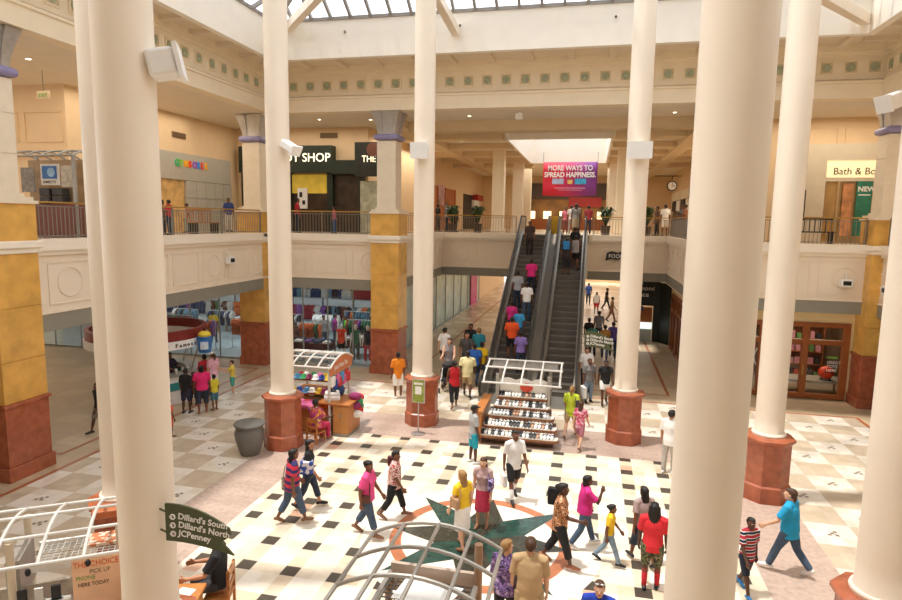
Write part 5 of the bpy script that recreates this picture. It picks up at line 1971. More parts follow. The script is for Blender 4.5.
    for s, (sh, elb, wr, fd) in AR.items():
        m.tube([sh - Vector((s * .02 * h, 0, -.004 * h)), sh, sh.lerp(elb, .5), elb, elb.lerp(wr, .35), wr],
               [.034 * h * lb, .034 * h * lb, .028 * h * lb, .023 * h * lb, .0225 * h * lb, .0155 * h], 12, True)
        # hand: palm, four bent fingers of different lengths and a thumb off the side of the palm
        side = Vector((0, 1, 0)) - fd * fd.y
        if side.length < .3:
            side = Vector((0, 0, 1)) - fd * fd.z
        side.normalize()
        nrm = fd.cross(side).normalized() * (-s)
        if nrm.x * s > 0:
            nrm = -nrm                               # palm faces the thigh
        k0 = wr + fd * .05 * h
        if lod == 0:
            for q in (-.016, -.005, .006, .016):
                m.tube([wr + side * q * .6 * h, k0 + side * q * h], [.0105 * h, .0100 * h], 8, True)
            for q, L in ((-.021, .034), (-.007, .042), (.007, .045), (.021, .039)):
                r0 = k0 + side * q * h
                r1 = r0 + (fd * .8 + nrm * .25).normalized() * L * .5 * h
                r2 = r1 + (fd * .6 + nrm * .7).normalized() * L * .5 * h
                m.tube([r0 - fd * .02 * h, r0, r1, r2], [.0062 * h, .0062 * h, .0056 * h, .0048 * h], 7, True)
            th0 = wr + fd * .018 * h + side * .014 * h
            th1 = th0 + (fd * .5 + side * .75 + nrm * .25).normalized() * .026 * h
            th2 = th1 + (fd * .85 + side * .2 + nrm * .35).normalized() * .022 * h
            m.tube([th0, th1, th2], [.0085 * h, .007 * h, .0058 * h], 7, True)
        else:
            m.tube([wr, k0], [.015 * h, .018 * h], 8, True)
            for q, L in ((-.018, .034), (-.006, .042), (.006, .045), (.018, .039)):
                m.tube([k0 + side * q * h, k0 + side * q * 1.2 * h + (fd * .8 + nrm * .4) * L * h], [.0075 * h, .006 * h], 6, True)
            m.tube([wr + fd * .015 * h, wr + fd * .03 * h + side * .03 * h], [.008 * h, .007 * h], 6, True)
    vox = (.0085, .014, .02)[lod]
    finish(m.build('body', [sk], t), vox * max(u, .75), 2)
    # --- face
    if lod < 2:
        for s in (-1, 1):
            MB().ell(hp(s * .019, .0505, .943), .0085 * h, .005 * h, .005 * h, 8, 6).m(1).ell(hp(s * .019, .0535, .943), .0042 * h, .004 * h, .0044 * h, 8, 6).build('eye', [eyew, eyem], t, smooth=True)
        MB().ell(hp(0, .0515, .899), .015 * h, .006 * h, .005 * h, 8, 6).build('mouth', [lipm], t, smooth=True)
    # --- hair
    st, hm = hair
    if st != 'none':
        m = MB()
        cap_r = (1.10 if st != 'close' else 1.04)
        m.ell(hp(0, -.019, .948), .0475 * h * cap_r, .052 * h * cap_r, .053 * h * cap_r, 16, 12, HR)
        m.ell(hp(0, .002, .982), .041 * h * cap_r, .048 * h * cap_r, .02 * h * cap_r, 14, 10, HR)
        if st in ('long', 'dreads', 'bob'):
            L = {'long': .745, 'dreads': .77, 'bob': .865}[st]
            m.stack([(c.x + (HR @ Vector((0, y * h, 0))).x, c.y + (HR @ Vector((0, y * h, 0))).y, T(z), rx * h, ry * h) for z, rx, ry, y in
                     ((L, .034, .014, -.055), (L + .03, .05, .022, -.052), (.86 if L < .84 else L + .04, .054, .03, -.04), (.92, .053, .036, -.028), (.965, .046, .042, -.018))], 14, rz=-math.radians(head), c=(c.x, c.y))
        if st == 'dreads':
            for k in range(9):
                a = PI + PI * k / 8
                x, y = .052 * math.cos(a), .05 * math.sin(a) - .012
                m.tube([hp(x, y, .95), hp(x * 1.15, y * 1.15, .87), hp(x * 1.1, y * 1.2, .77)], [.011 * h, .011 * h, .008 * h], 6, True)
        if st in ('bun', 'topbun'):
            m.ell(hp(0, -.07 if st == 'bun' else -.035, .955 if st == 'bun' else 1.0), .03 * h, .028 * h, .028 * h, 12, 8)
        if st == 'pony':
            m.tube([hp(0, -.06, .965), hp(0, -.09, .94), hp(0, -.085, .88), hp(0, -.075, .82)], [.016 * h, .022 * h, .02 * h, .008 * h], 10, True)
        finish(m.build('hair', [hm], t), (.010, .014, .018)[lod], 2)
    if cap is not None:
        m = MB()
        m.ell(hp(0, -.004, .972), .052 * h, .062 * h, .036 * h, 16, 10, HR)
        m.stack([(hp(0, .06, .962).x, hp(0, .06, .962).y, T(.958), .04 * h, .04 * h), (hp(0, .06, .962).x, hp(0, .06, .962).y, T(.964), .04 * h, .04 * h)], 12)
        m.build('cap', [cap], t, smooth=True)
    # --- shirt
    lo_ = loose * u / .012 * .012
    if top is not None:
        m = MB()
        rings = [(z, rx, ry) for z, rx, ry in tor if z > hem + .02]
        first = [(hem, max(rings[0][1], rh * .93), max(rings[0][2], .074 + bw))]
        neck = .84
        rr = first + rings
        m.stack([(0, ly(z), T(z) + (.006 * h if i == len(rr) - 1 else 0), rx * h * b + lo_, ry * h * b + lo_) for i, (z, rx, ry) in enumerate(rr)], 20)
        if female:
            for s in (-1, 1):
                m.ell((s * .042 * h * b, .045 * h * b, T(.735)), .038 * h * b + lo_, .034 * h * b + lo_, .036 * h * b + lo_, 10, 8)
        if sleeve > 0 or hem > .3:
            for s in (-1, 1):
                sh = AR[s][0]
                k = 1. if sleeve > 0 else .72
                m.tube([Vector((s * .022 * h, ly(.83), T(.832))), Vector((0, ly(.83), T(.832))).lerp(sh, k) + Vector((-s * .012 * h, 0, .006 * h))], [.038 * h + lo_, .033 * h * lb + lo_], 10, True)
        if sleeve > 0:
            for s, (sh, elb, wr, fd) in AR.items():
                pts = [sh - Vector((s * .03 * h, 0, -.004 * h)), sh]
                rs = [.036 * h * lb + lo_, .038 * h * lb + lo_]
                if sleeve <= .55:
                    pts += [sh.lerp(elb, sleeve / .55 * .85)]
                    rs += [.034 * h * lb + lo_ * 1.3]
                else:
                    pts += [elb, elb.lerp(wr, (sleeve - .55) / .45 * .95)]
                    rs += [.026 * h * lb + lo_, .019 * h + lo_]
                m.tube(pts, rs, 12)
        finish(m.build('shirt', [top], t), (.011, .015, .02)[lod], 2)
    # --- lower garment
    if bmat is not None:
        m = MB()
        rr = [(.475, .07, .062), (.50, .1 if female else .092, .077), (.535, rh * .93, .079), (.575, (rh + rw) / 2, .069 + bw), (.60, rw * 1.04, .064 + bw)]
        m.stack([(0, ly(z), T(z), rx * h * b + lo_ * .6, ry * h * b + lo_ * .6) for z, rx, ry in rr], 20)
        if bottom == 'skirt':
            k = legs[1][1].z / h
            zz = T(.53) - blen * .3 * h
            m.stack([(0, .01 * h, zz, .115 * h * b, .1 * h * b), (0, 0, T(.5), .107 * h * b, .088 * h * b), (0, 0, T(.56), .1 * h * b, .08 * h * b)], 20)
        else:
            for s, (hip, knee, ank, fd) in legs.items():
                full = [hip, hip.lerp(knee, .35), hip.lerp(knee, .75), knee, knee.lerp(ank, .3), knee.lerp(ank, .65), ank + Vector((0, 0, .005 * h))]
                rs = [.053 * h * b, .051 * h * b, .042 * h * lb, .036 * h * lb, .036 * h * lb, .033 * h * lb, .031 * h]
                wide = 1.0 if blen > .9 else 1.12
                cut = {1.0: 7, .75: 6, .6: 5, .5: 4, .3: 3, .25: 2}[blen]
                pts = full[:cut]
                rs = [r * wide + lo_ * .7 for r in rs[:cut]]
                if blen == .75:
                    pass
                m.tube(pts, rs, 14)
        finish(m.build('trousers' if blen > .7 and bottom != 'skirt' else ('skirt' if bottom == 'skirt' else 'shorts'), [bmat], t), (.011, .015, .02)[lod], 2)
    # --- shoes
    if shoe is not None:
        for s, (hip, knee, ank, fd) in legs.items():
            heel = ank - fd * .034 * h + Vector((0, 0, -.024 * h))
            mid = ank + fd * .03 * h + Vector((0, 0, -.02 * h))
            toe = ank + fd * .098 * h + Vector((0, 0, -.028 * h))
            o = MB().tube([heel, ank + Vector((0, 0, -.012 * h)), mid, toe], [.022 * h, .026 * h, .026 * h, .018 * h], 12, True).build('shoe', [shoe], t, smooth=True)
    f = Fig()
    f.root, f.AR, f.legs, f.h, f.T, f.phi, f.hp = t, AR, legs, h, T, phi, hp
    return f


def socks(f, m, top=.6):
    for s, (hip, knee, ank, fd) in f.legs.items():
        a = ank.lerp(knee, top)
        MB().tube([a, ank.lerp(knee, .3), ank], [.033 * f.h, .03 * f.h, .025 * f.h], 12, True).build('sock', [m], f.root, smooth=True)


def handbag(f, s, label, m, size=(.26, .1, .22), off=(0.02, -.02, -.25), strap=True, name='handbag', cat='bag', at='hip'):
    """a bag that hangs at side s of figure f; a thing of its own"""
    h = f.h
    if at == 'hand':
        w = f.AR[s][2] + f.AR[s][3] * .07 * h
        p = Vector((w.x, w.y, w.z - size[2] - .06))
        anchor = Vector((0, 0, size[2] + .06))
    else:
        p = Vector((s * (.125 * h) + off[0] * s, off[1], f.T(.5) + off[2] + .12))
        anchor = None
    W = Matrix.Rotation(f.phi, 4, 'Z')
    wp = (W @ p) + Vector(f.root.location)
    t = thing(name, label, cat, wp, f.phi)
    a, b_, c = size[1] / 2, size[0] / 2, size[2]
    MB().box(-a, a, -b_, b_, 0, c).build('pouch', [m], t, bevel=.03)
    if at == 'hand':
        MB().tube([(0, -b_ * .6, c), (0, -b_ * .3, c + .06), (0, b_ * .3, c + .06), (0, b_ * .6, c)], .008, 6).build('handle', [m], t)
    elif strap:
        sh = Vector((s * .085 * h, 0, f.T(.845))) - p
        MB().tube([(0, -b_ * .8, c - .02), (sh.x, sh.y - .07 * h, sh.z - .1 * h), (sh.x, sh.y, sh.z + .012), (sh.x, sh.y + .07 * h, sh.z - .1 * h), (0, b_ * .8, c - .02)], .011, 6).build('strap', [m], t, smooth=True)
    return t


def G(px, py, hx, hy, z=0., lo=1.0, hi=1.95):
    P = ground(px, py, z)
    h = height_at(P, hx, hy) - z
    return (P.x, P.y, z), max(lo, min(hi, h))


def byhead(hx, hy, h, z=0.):
    P = ground(hx, hy, z + h)
    return (P.x, P.y, z)


stripeRB = mat_ramp('cloth_red_blue_stripe', [(0, 'C9304A'), (.55, '2A2A5E')], 'stripes', 7)
stripePolo = mat_ramp('cloth_red_navy_stripe', [(0, 'B5283A'), (.45, 'F0EDE6'), (.55, '22283E'), (.9, 'F0EDE6')], 'stripes', 9)
floral = mat_ramp('cloth_floral', [(0, 'C94A52'), (.42, 'F0DCD0'), (.52, '8A2A3A'), (.6, 'E8C8B8')], 'noise', 16)
leopard = mat_ramp('cloth_brown_print', [(0, '3A2418'), (.4, 'C98A5A'), (.5, '6A3A22'), (.58, 'E0B088')], 'noise', 18)
camo = mat_ramp('cloth_camo', [(0, '3A4028'), (.42, '6A6A44'), (.52, '2E2A20'), (.6, '8A7E5A')], 'noise', 9)
purpr = mat_ramp('cloth_purple_print', [(0, '3A2A4A'), (.42, '8A6AA8'), (.52, '4A3A6A'), (.6, 'B8A0C8')], 'noise', 12)
sunset = mat_ramp('cloth_orange_purple', [(0, 'E0A040'), (.42, 'C94A6A'), (.52, '8A3A8A'), (.62, 'E8C050')], 'noise', 8)
tiepat = mat_ramp('cloth_pink_print', [(0, 'B03A52'), (.45, 'D8708A'), (.55, 'C9A8B0')], 'noise', 14)
pinkt, magt, yelt, whit, blk, teal = cloth('E8508E'), cloth('CF2A80'), cloth('EFC62A'), cloth('F2F0EC'), cloth('1E1E20'), cloth('1FA0B8')
sand_ = mat('sandal_brown', '8A6248', .6, .08, 9)
blksh, whsh = mat('shoe_black', '1C1B1B', .5, .05, 9), mat('shoe_white', 'E8E6E2', .5, .05, 9)

# ---- the open court
P, h = G(293, 523, 285, 450)
f = person('woman in a red and blue striped tee and cropped jeans', P, h, 75, 'brown', ('long', HB), stripeRB, .45, .47, 'trousers', jean, .75, sand_, 'walk', 1, 1.12, .3, female=True)
handbag(f, -1, 'patterned grey shoulder bag on the woman in red and blue stripes', mat_ramp('bag_pattern', [(0, '8A7A72'), (.5, 'C0B0A4')], 'voronoi', 30), (.34, .1, .3), off=(.02, .0, -.26))
P, h = G(309, 508, 304, 440)
f = person('woman in a black top and dark cropped jeans with a blue and white bag', P, h, 100, 'tan', ('long', HB), blk, .45, .5, 'trousers', jeand, .75, blksh, 'walk', -1, 1.0, female=True)
handbag(f, 1, 'blue and white carrier bag on the arm of the woman in black', mat_ramp('bag_blue_white', [(0, '3A5AA8'), (.5, 'E8E8EE')], 'voronoi', 14), (.3, .1, .3), off=(.03, .0, -.02))
P, h = G(367, 536, 361, 461)
f = person('woman in a bright pink tee and cropped jeans with her hair in a bun', P, h, 110, 'brown', ('bun', HB), pinkt, .45, .5, 'trousers', jean, .75, sand_, 'walk', 1, 1.12, .3, head=25, female=True)
handbag(f, 1, 'small brown bag slung from the woman in bright pink', mat('bag_brown', '5E3428', .6, .1, 9), (.2, .08, .17), off=(.0, .05, -.12))
P, h = G(394, 518, 390, 451)
f = person('woman in a red and white floral blouse and black cropped trousers', P, h, 100, 'brown', ('close', HB), floral, .5, .47, 'trousers', blk, .75, sand_, 'walk', -1, 1.15, .4, head=10, female=True)
handbag(f, -1, 'dark red shoulder bag on the woman in the floral blouse', mat('bag_dark_red', '5A2028', .6, .1, 9), (.26, .1, .24), off=(.0, -.05, .22))
P, h = G(462, 549, 467, 472)
f = person('young woman with long fair hair, yellow top and white skirt, on the green star', P, h, 320, 'light', ('long', HBL), yelt, .3, .55, 'skirt', whit, .9, sand_, 'walk', 1, .95, female=True, stride=.45)
handbag(f, -1, 'tan shoulder bag on the young woman in yellow', mat('bag_tan', 'B08A66', .6, .1, 9), (.24, .1, .22), off=(.0, .0, -.02))
P, h = G(482, 527, 482, 457)
f = person('young woman with long brown hair, greyish pink top and red skirt on the star', P, h, 195, 'light', ('long', HBR), cloth('B89A98'), .3, .55, 'skirt', mat('skirt_red', 'B8324E', .85, .2, 6), .9, sand_, 'stand', 1, .93, female=True)
handbag(f, -1, 'purple printed shoulder bag on the young woman in the red skirt', mat_ramp('bag_purple_print', [(0, '4A3A6A'), (.5, 'B09AC0')], 'noise', 20), (.24, .1, .24), off=(.0, .08, .0))
P, h = G(513, 500, 515, 430)
f = person('man in a white tee and black shorts with white socks before the sandal cart', P, h, 160, 'brown', ('close', HB), whit, .5, .46, 'trousers', blk, .5, blksh, 'walk', 1, 1.0, head=-5, stride=.9)
socks(f, whsh, .55)
handbag(f, 1, 'white plastic carrier bag in the hand of the man in white and black', white, (.26, .1, .3), at='hand', name='carrier_bag')
P, h = G(558, 566, 561, 483)
f = person('woman in a brown and orange printed blouse and black cropped trousers', P, h, 95, 'dark', ('bun', HB), leopard, .5, .47, 'trousers', blk, .75, mat('sandal_tan', 'A86A48', .6, .08, 9), 'walk', 1, 1.08, .2, arms={1: (.5, .1, .9, .1), -1: (-.3, .2, .3)}, female=True)
handbag(f, -1, 'black rucksack slung on the shoulder of the woman in the brown print', blk, (.28, .13, .34), off=(-.05, -.12, .2))
P, h = G(583, 547, 581, 475)
f = person('woman in a magenta top and flared jeans with a hand raised to her mouth', P, h, 75, 'dark', ('bob', HB), magt, .5, .5, 'trousers', jean, 1.0, whsh, 'walk', -1, 1.15, .4, arms={1: (.75, .15, 2.0, .35), -1: (.1, .12, .4)}, female=True)
P, h = G(608, 564, 605, 503)
f = person('girl in a yellow tee and pale jeans walking behind the woman in magenta', P, h, 92, 'brown', ('bun', HB), yelt, .45, .52, 'trousers', jeanl, 1.0, blksh, 'walk', 1, .95, stride=1.15, female=True)
P, h = G(650, 588, 657, 503)
f = person('man in a red tee and camouflage shorts with red socks and long locks', P, h, 0, 'dark', ('dreads', HB), cloth('D82A34'), .5, .46, 'trousers', camo, .5, blksh, 'stand', 1, 1.08)
socks(f, cloth('C92A34'), .8)
P, h = G(641, 564, 655, 489)
f = person('person in a grey-pink top partly hidden behind the man in red', P, h, 330, 'brown', ('long', HB), cloth('A89490'), .45, .5, 'trousers', jeand, .6, blksh, 'walk', -1, 1.0, female=True)
P, h = G(744, 594, 746, 516)
f = person('boy in a red and navy striped polo, navy shorts and blue trainers', P, h, 140, 'dark', ('close', HB), stripePolo, .5, .46, 'trousers', mat('short_navy', '1E2434', .85, .08, 9), .5, mat('trainer_blue', '2A6FA8', .5, .1, 9), 'walk', 1, .95, head=10, arms={1: (.5, .25, .2), -1: (-.2, .15, .3)})
P, h = G(786, 573, 791, 488)
f = person('woman in a turquoise blue tee and jeans walking past the red column plinth', P, h, 285, 'light', ('bob', HBR), cloth('1E9AC8'), .5, .46, 'trousers', jean, 1.0, whsh, 'walk', -1, 1.15, .3, head=-10, arms={-1: (.45, .15, .5), 1: (-.1, .15, .3)}, stride=1.2, female=True)
P = byhead(507, 540, 1.62)
f = person('woman with short blond hair and a purple printed top beside the man in tan', P, 1.62, 15, 'light', ('bob', HBL), purpr, .6, .47, 'trousers', blk, 1.0, blksh, 'stand', 1, 1.05, head=40, female=True)
handbag(f, 1, 'dark grey shoulder bag on the woman in purple', mat('bag_grey', '4A4448', .6, .1, 9), (.26, .1, .3), off=(.0, .0, .05))
P = byhead(531, 538, 1.76)
f = person('broad man in a tan tee seen from behind, beside the woman in purple', P, 1.76, 0, 'light', ('short', HBR), cloth('C2A47A'), .5, .46, 'trousers', khaki, .5, whsh, 'stand', 1, 1.14, .5)
P = byhead(600, 580, 1.55)
f = person('boy in a deep blue tee with glasses pushed up on his head', P, 1.55, 180, 'light', ('short', HBR), cloth('1E3EA8'), .5, .47, 'trousers', jeand, 1.0, whsh, 'walk', 1, 1.1)
s = MB()
for q in (-.022, .022):
    s.ell(f.hp(q, .035, .992), .018 * f.h, .012 * f.h, .011 * f.h, 10, 6)
s.tube([f.hp(-.045, 0, .985), f.hp(-.03, .035, .992), f.hp(.03, .035, .992), f.hp(.045, 0, .985)], .006, 6)
s.build('glasses', [mat('glasses_pale', 'C9C4C0', .2, .05, 9, metal=.4)], f.root, smooth=True)
P, h = G(668, 473, 673, 410)
person('man in a white tee and pale grey trousers beside the widest column', P, h, 20, 'tan', ('short', HB), whit, .5, .46, 'trousers', cloth('B8B2AA'), 1.0, whsh, 'stand', 1, 1.05)

# ---- round the sandal cart and the far side of the court
P, h = G(473, 463, 476, 405)
f = person('youth in a grey tee, teal shorts and dark cap beside the sandal cart', P, h, 70, 'dark', ('close', HB), cloth('A8A8A8'), .5, .44, 'trousers', teal, .5, whsh, 'stand', 1, 1.0, cap=blk)
P, h = G(570, 438, 567, 386)
f = person('woman in a lime green tee with a fair ponytail beside the sandal cart', P, h, 15, 'light', ('pony', HBL), cloth('C8D83A'), .5, .44, 'trousers', khaki, .3, sand_, 'walk', 1, 1.05, female=True)
handbag(f, 1, 'grey shoulder bag on the woman in lime green', mat('bag_grey', '4A4448', .6, .1, 9), (.26, .1, .26), off=(0, 0, .05))
P, h = G(579, 449, 583, 402)
f = person('child in a pink and red top walking behind the woman in lime green', P, h, 20, 'light', ('long', HBR), tiepat, .45, .45, 'trousers', cloth('A86A7A'), .5, sand_, 'walk', -1, .95, lod=1, female=True)
P, h = G(454, 408, 455, 361)
f = person('woman in a red sleeveless top and black trousers walking away from the column', P, h, 350, 'brown', ('bun', HB), cloth('C8202A'), 0, .48, 'trousers', blk, .75, sand_, 'walk', 1, 1.05, lod=1, female=True)
P, h = G(467, 397, 469, 351)
person('man in a pale yellow tee and khaki shorts walking towards the escalators', P, h, 5, 'dark', ('close', HB), cloth('EADFA8'), .5, .45, 'trousers', khaki, .5, blksh, 'walk', -1, 1.2, .3, lod=1)
P, h = G(398, 398, 398, 352)
person('man in an orange tee and white shorts beside the yellow pillar', P, h, 350, 'brown', ('close', HB), cloth('EE8A1E'), .5, .44, 'trousers', whit, .5, whsh, 'stand', 1, 1.0, lod=1)
P, h = G(449, 386, 455, 331)
f = person('woman in a grey vest top pushing a dark stroller', P, h, 190, 'light', ('long', HBR), cloth('8A8484'), 0, .48, 'trousers', jeand, 1.0, blksh, 'walk', 1, .98, lod=1, arms={1: (.5, .1, .9), -1: (.5, .1, .9)}, female=True)
st = thing('stroller', 'dark stroller pushed by the woman in the grey vest', 'stroller', (P[0] + .1, P[1] - .75, 0), f.phi)
MB().box(-.22, .22, -.25, .2, .42, .5).box(-.22, .22, -.3, -.22, .45, .95).build('seat', [blk], st, bevel=.02)
MB().stack([(0, -.15, .92, .24, .26), (0, -.12, 1.05, .22, .24), (0, -.1, 1.12, .12, .14)], 14).build('hood', [mat('stroller_dark', '2A2426', .8, .1, 9)], st, smooth=True)
s = MB()
for x in (-.24, .24):
    s.tube([(x, -.45, 1.0), (x, .35, .12)], .014, 6).tube([(x, .05, .5), (x, -.3, .12)], .014, 6)
s.tube([(-.24, -.45, 1.0), (.24, -.45, 1.0)], .018, 6).build('stroller_frame', [silver], st)
for x in (-.25, .25):
    for y in (-.3, .35):
        MB().torus((x, y, .11), .085, .022, 16, 6, 'X').build('wheel', [rubber], st)
for (a, hx, hy, lab, kw) in (
    ((444, 372), 445, 324, 'woman in a white top and dark shorts behind the stroller', dict(hd=30, skin='light', hair=('short', HB), top=whit, bmat=jeand, blen=.3, female=True)),
    ((466, 378), 466, 330, 'man in a charcoal tee walking beside the woman in the grey vest', dict(hd=170, skin='tan', hair=('close', HB), top=cloth('54504E'), bmat=cloth('3A3A40'), blen=1.0)),
    ((478, 372), 479, 324, 'boy in a teal printed tee walking away towards the escalators', dict(hd=10, skin='light', hair=('short', HBL), top=cloth('2A8A9A'), bmat=jeanl, blen=.5)),
    ((474, 386), 474, 344, 'man in a royal blue tee ahead of the man in pale yellow', dict(hd=0, skin='dark', hair=('close', HB), top=cloth('2A62B0'), bmat=jeand, blen=.6, b=1.15)),
    ((481, 385), 480, 342, 'person in a bright yellow tee queuing for the escalator', dict(hd=15, skin='brown', hair=('close', HB), top=cloth('E8BE1E'), bmat=jean, blen=1.0)),
    ((470, 366), 472, 321, 'dark-haired person in black behind the man in charcoal', dict(hd=180, skin='brown', hair=('short', HB), top=blk, bmat=jeand, blen=1.0)),
):
    P, h = G(*a, hx, hy, lo=1.3)
    hd = kw.pop('hd')
    person(lab, P, h, hd, lod=1, shoe=blksh, pose='walk', ph=1 if len(lab) % 2 else -1, **kw)
P, h = G(588, 402, 588, 358)
f = person('woman in a grey tee and jeans with a white shopping bag by the escalator foot', P, h, 160, 'brown', ('short', HBR), cloth('7E7A78'), .5, .48, 'trousers', jeanl, 1.0, blksh, 'stand', 1, 1.0, lod=1, female=True)
handbag(f, 1, 'white shopping bag held by the woman in the grey tee', white, (.36, .14, .42), at='hand', name='shopping_bag')
P, h = G(585, 392, 586, 347)
person('man in a white tee behind the woman in grey at the escalator foot', P, h, 170, 'tan', ('short', HB), whit, .5, .46, 'trousers', cloth('3A3A40'), 1.0, blksh, 'stand', 1, 1.05, lod=1)
P, h = G(604, 405, 607, 360)
f = person('person in a black sleeveless top and white shorts beside the column plinth', P, h, 170, 'dark', ('close', HB), blk, .3, .48, 'trousers', whit, .3, blksh, 'walk', 1, 1.05, lod=1)

# ---- shop corridor behind the escalators
for (a, hx, hy, lab, kw) in (
    ((588, 305), 588, 283, 'person in blue far down the shop corridor', dict(hd=0, top=cloth('3A5AA8'), bmat=jeand, blen=1.0)),
    ((596, 314), 596, 292, 'person in a white top and red shorts in the shop corridor', dict(hd=180, top=whit, bmat=cloth('C02A2A'), blen=.5)),
    ((611, 322), 612, 297, 'person in brown against the corridor wall', dict(hd=90, top=cloth('7A5A3A'), bmat=cloth('6A4A34'), blen=1.0)),
    ((606, 310), 607, 288, 'person in black by the bright corridor wall', dict(hd=100, top=blk, bmat=blk, blen=1.0)),
    ((598, 345), 597, 310, 'person in a grey tee walking away down the corridor', dict(hd=0, top=cloth('7E7E84'), bmat=jeand, blen=1.0)),
    ((588, 352), 588, 318, 'person in a black top near the escalator side in the corridor', dict(hd=0, top=blk, bmat=blk, blen=1.0)),
    ((591, 358), 591, 324, 'person in a teal top near the escalator side in the corridor', dict(hd=10, top=cloth('2A7A6A'), bmat=jeand, blen=1.0)),
    ((604, 360), 604, 325, 'person in an ochre top behind the hanging green sign', dict(hd=0, top=cloth('A87A3A'), bmat=jean, blen=1.0)),
    ((612, 358), 613, 322, 'person in a purple top behind the hanging green sign', dict(hd=0, top=cloth('5A4A8A'), bmat=jeand, blen=1.0)),
):
    P, h = G(*a, hx, hy, lo=1.45, hi=1.85)
    hd = kw.pop('hd')
    person(lab, P, h, hd, 'brown', ('short', HB), shoe=blksh, pose='walk', ph=1 if a[0] % 2 else -1, lod=2, **kw)

# ---- riders on the escalators (feet on a step)
YB0, YT0 = 22.7, 32.95


def rider(x, hx, hy, h, lab, hd=0, **kw):
    """finds the step on which a rider of height h shows its head at row hy"""
    best = None
    for i in range(29):
        y = YB0 + (YT0 - YB0) * (i + .5) / 29
        z = Z2 * (i + 1) / 29 + .006
        d = Vector((x, y, z + h)) - CAM
        w_ = d.dot(CF)
        py = 300 - F_PX * d.dot(CU) / w_
        if best is None or abs(py - hy) < best[0]:
            best = (abs(py - hy), y, z)
    kw.setdefault('pose', 'stand')
    return person(lab, (x, best[1], best[2]), h, hd, kw.pop('skin', 'brown'), kw.pop('hair', ('short', HB)), lod=1, shoe=kw.pop('shoe', blksh), stride=.4, **kw)


rider(-2.95, 511, 317, 1.72, 'man in an orange-red tee riding low on the crowded escalator', top=cloth('E8541E'), bmat=blk, blen=.5, b=1.15)
rider(-2.5, 532, 328, 1.68, 'woman in a lavender top riding low on the crowded escalator', top=cloth('8A72B8'), bmat=jeand, blen=1.0, female=True)
rider(-2.6, 533, 283, 1.72, 'man in a white tee midway up the crowded escalator', top=whit, bmat=jean, blen=1.0)
rider(-3.1, 519, 273, 1.74, 'man in a pale grey tee midway up the crowded escalator', top=cloth('A0A0A4'), bmat=jeand, blen=1.0)
rider(-3.1, 514, 300, 1.6, 'woman in a deep pink top low on the crowded escalator', top=cloth('D0287A'), bmat=jeand, blen=1.0, female=True)
rider(-2.75, 519, 308, 1.55, 'child in a light blue tee low on the crowded escalator', top=cloth('3A9AD0'), bmat=jean, blen=1.0)
rider(-2.6, 535, 257, 1.6, 'woman in a hot pink tee in the upper half of the crowded escalator', top=cloth('E0287E'), bmat=jeand, blen=1.0, female=True, b=1.1)
rider(-3.0, 531, 221, 1.72, 'dark-clothed rider nearest the top of the crowded escalator', hd=180, top=cloth('4A3A34'), bmat=cloth('3A2E2A'), blen=1.0)
f = rider(-1.1, 562, 238, 1.72, 'man in dark clothes with a blue rucksack on the escalator with bare steps', top=cloth('3A3234'), bmat=cloth('2E2A2C'), blen=.6)
handbag(f, 1, 'bright blue rucksack on the dark-clothed escalator rider', mat('rucksack_blue', '2A86C8', .7, .1, 9), (.14, .3, .4), off=(-.24, -.2, .25), strap=False, name='rucksack')
rider(-.7, 577, 236, 1.68, 'woman in a grey vest and black shorts on the escalator with bare steps', top=cloth('9A9694'), sleeve=0, bmat=blk, blen=.3, female=True, pose='stairs', ph=-1)
rider(-.75, 575, 225, 1.66, 'rider in black nearest the top of the escalator with bare steps', top=blk, bmat=blk, blen=.5)
f = person('person in a grey tee and tan skirt stepping off the escalator', (-.85, VY + .3, Z2 + .02), 1.7, 0, 'brown', ('long', HBR), cloth('8E8A84'), .5, .5, 'skirt', cloth('C0A482'), 1.0, sand_, 'stand', 1, 1.0, lod=1, female=True)

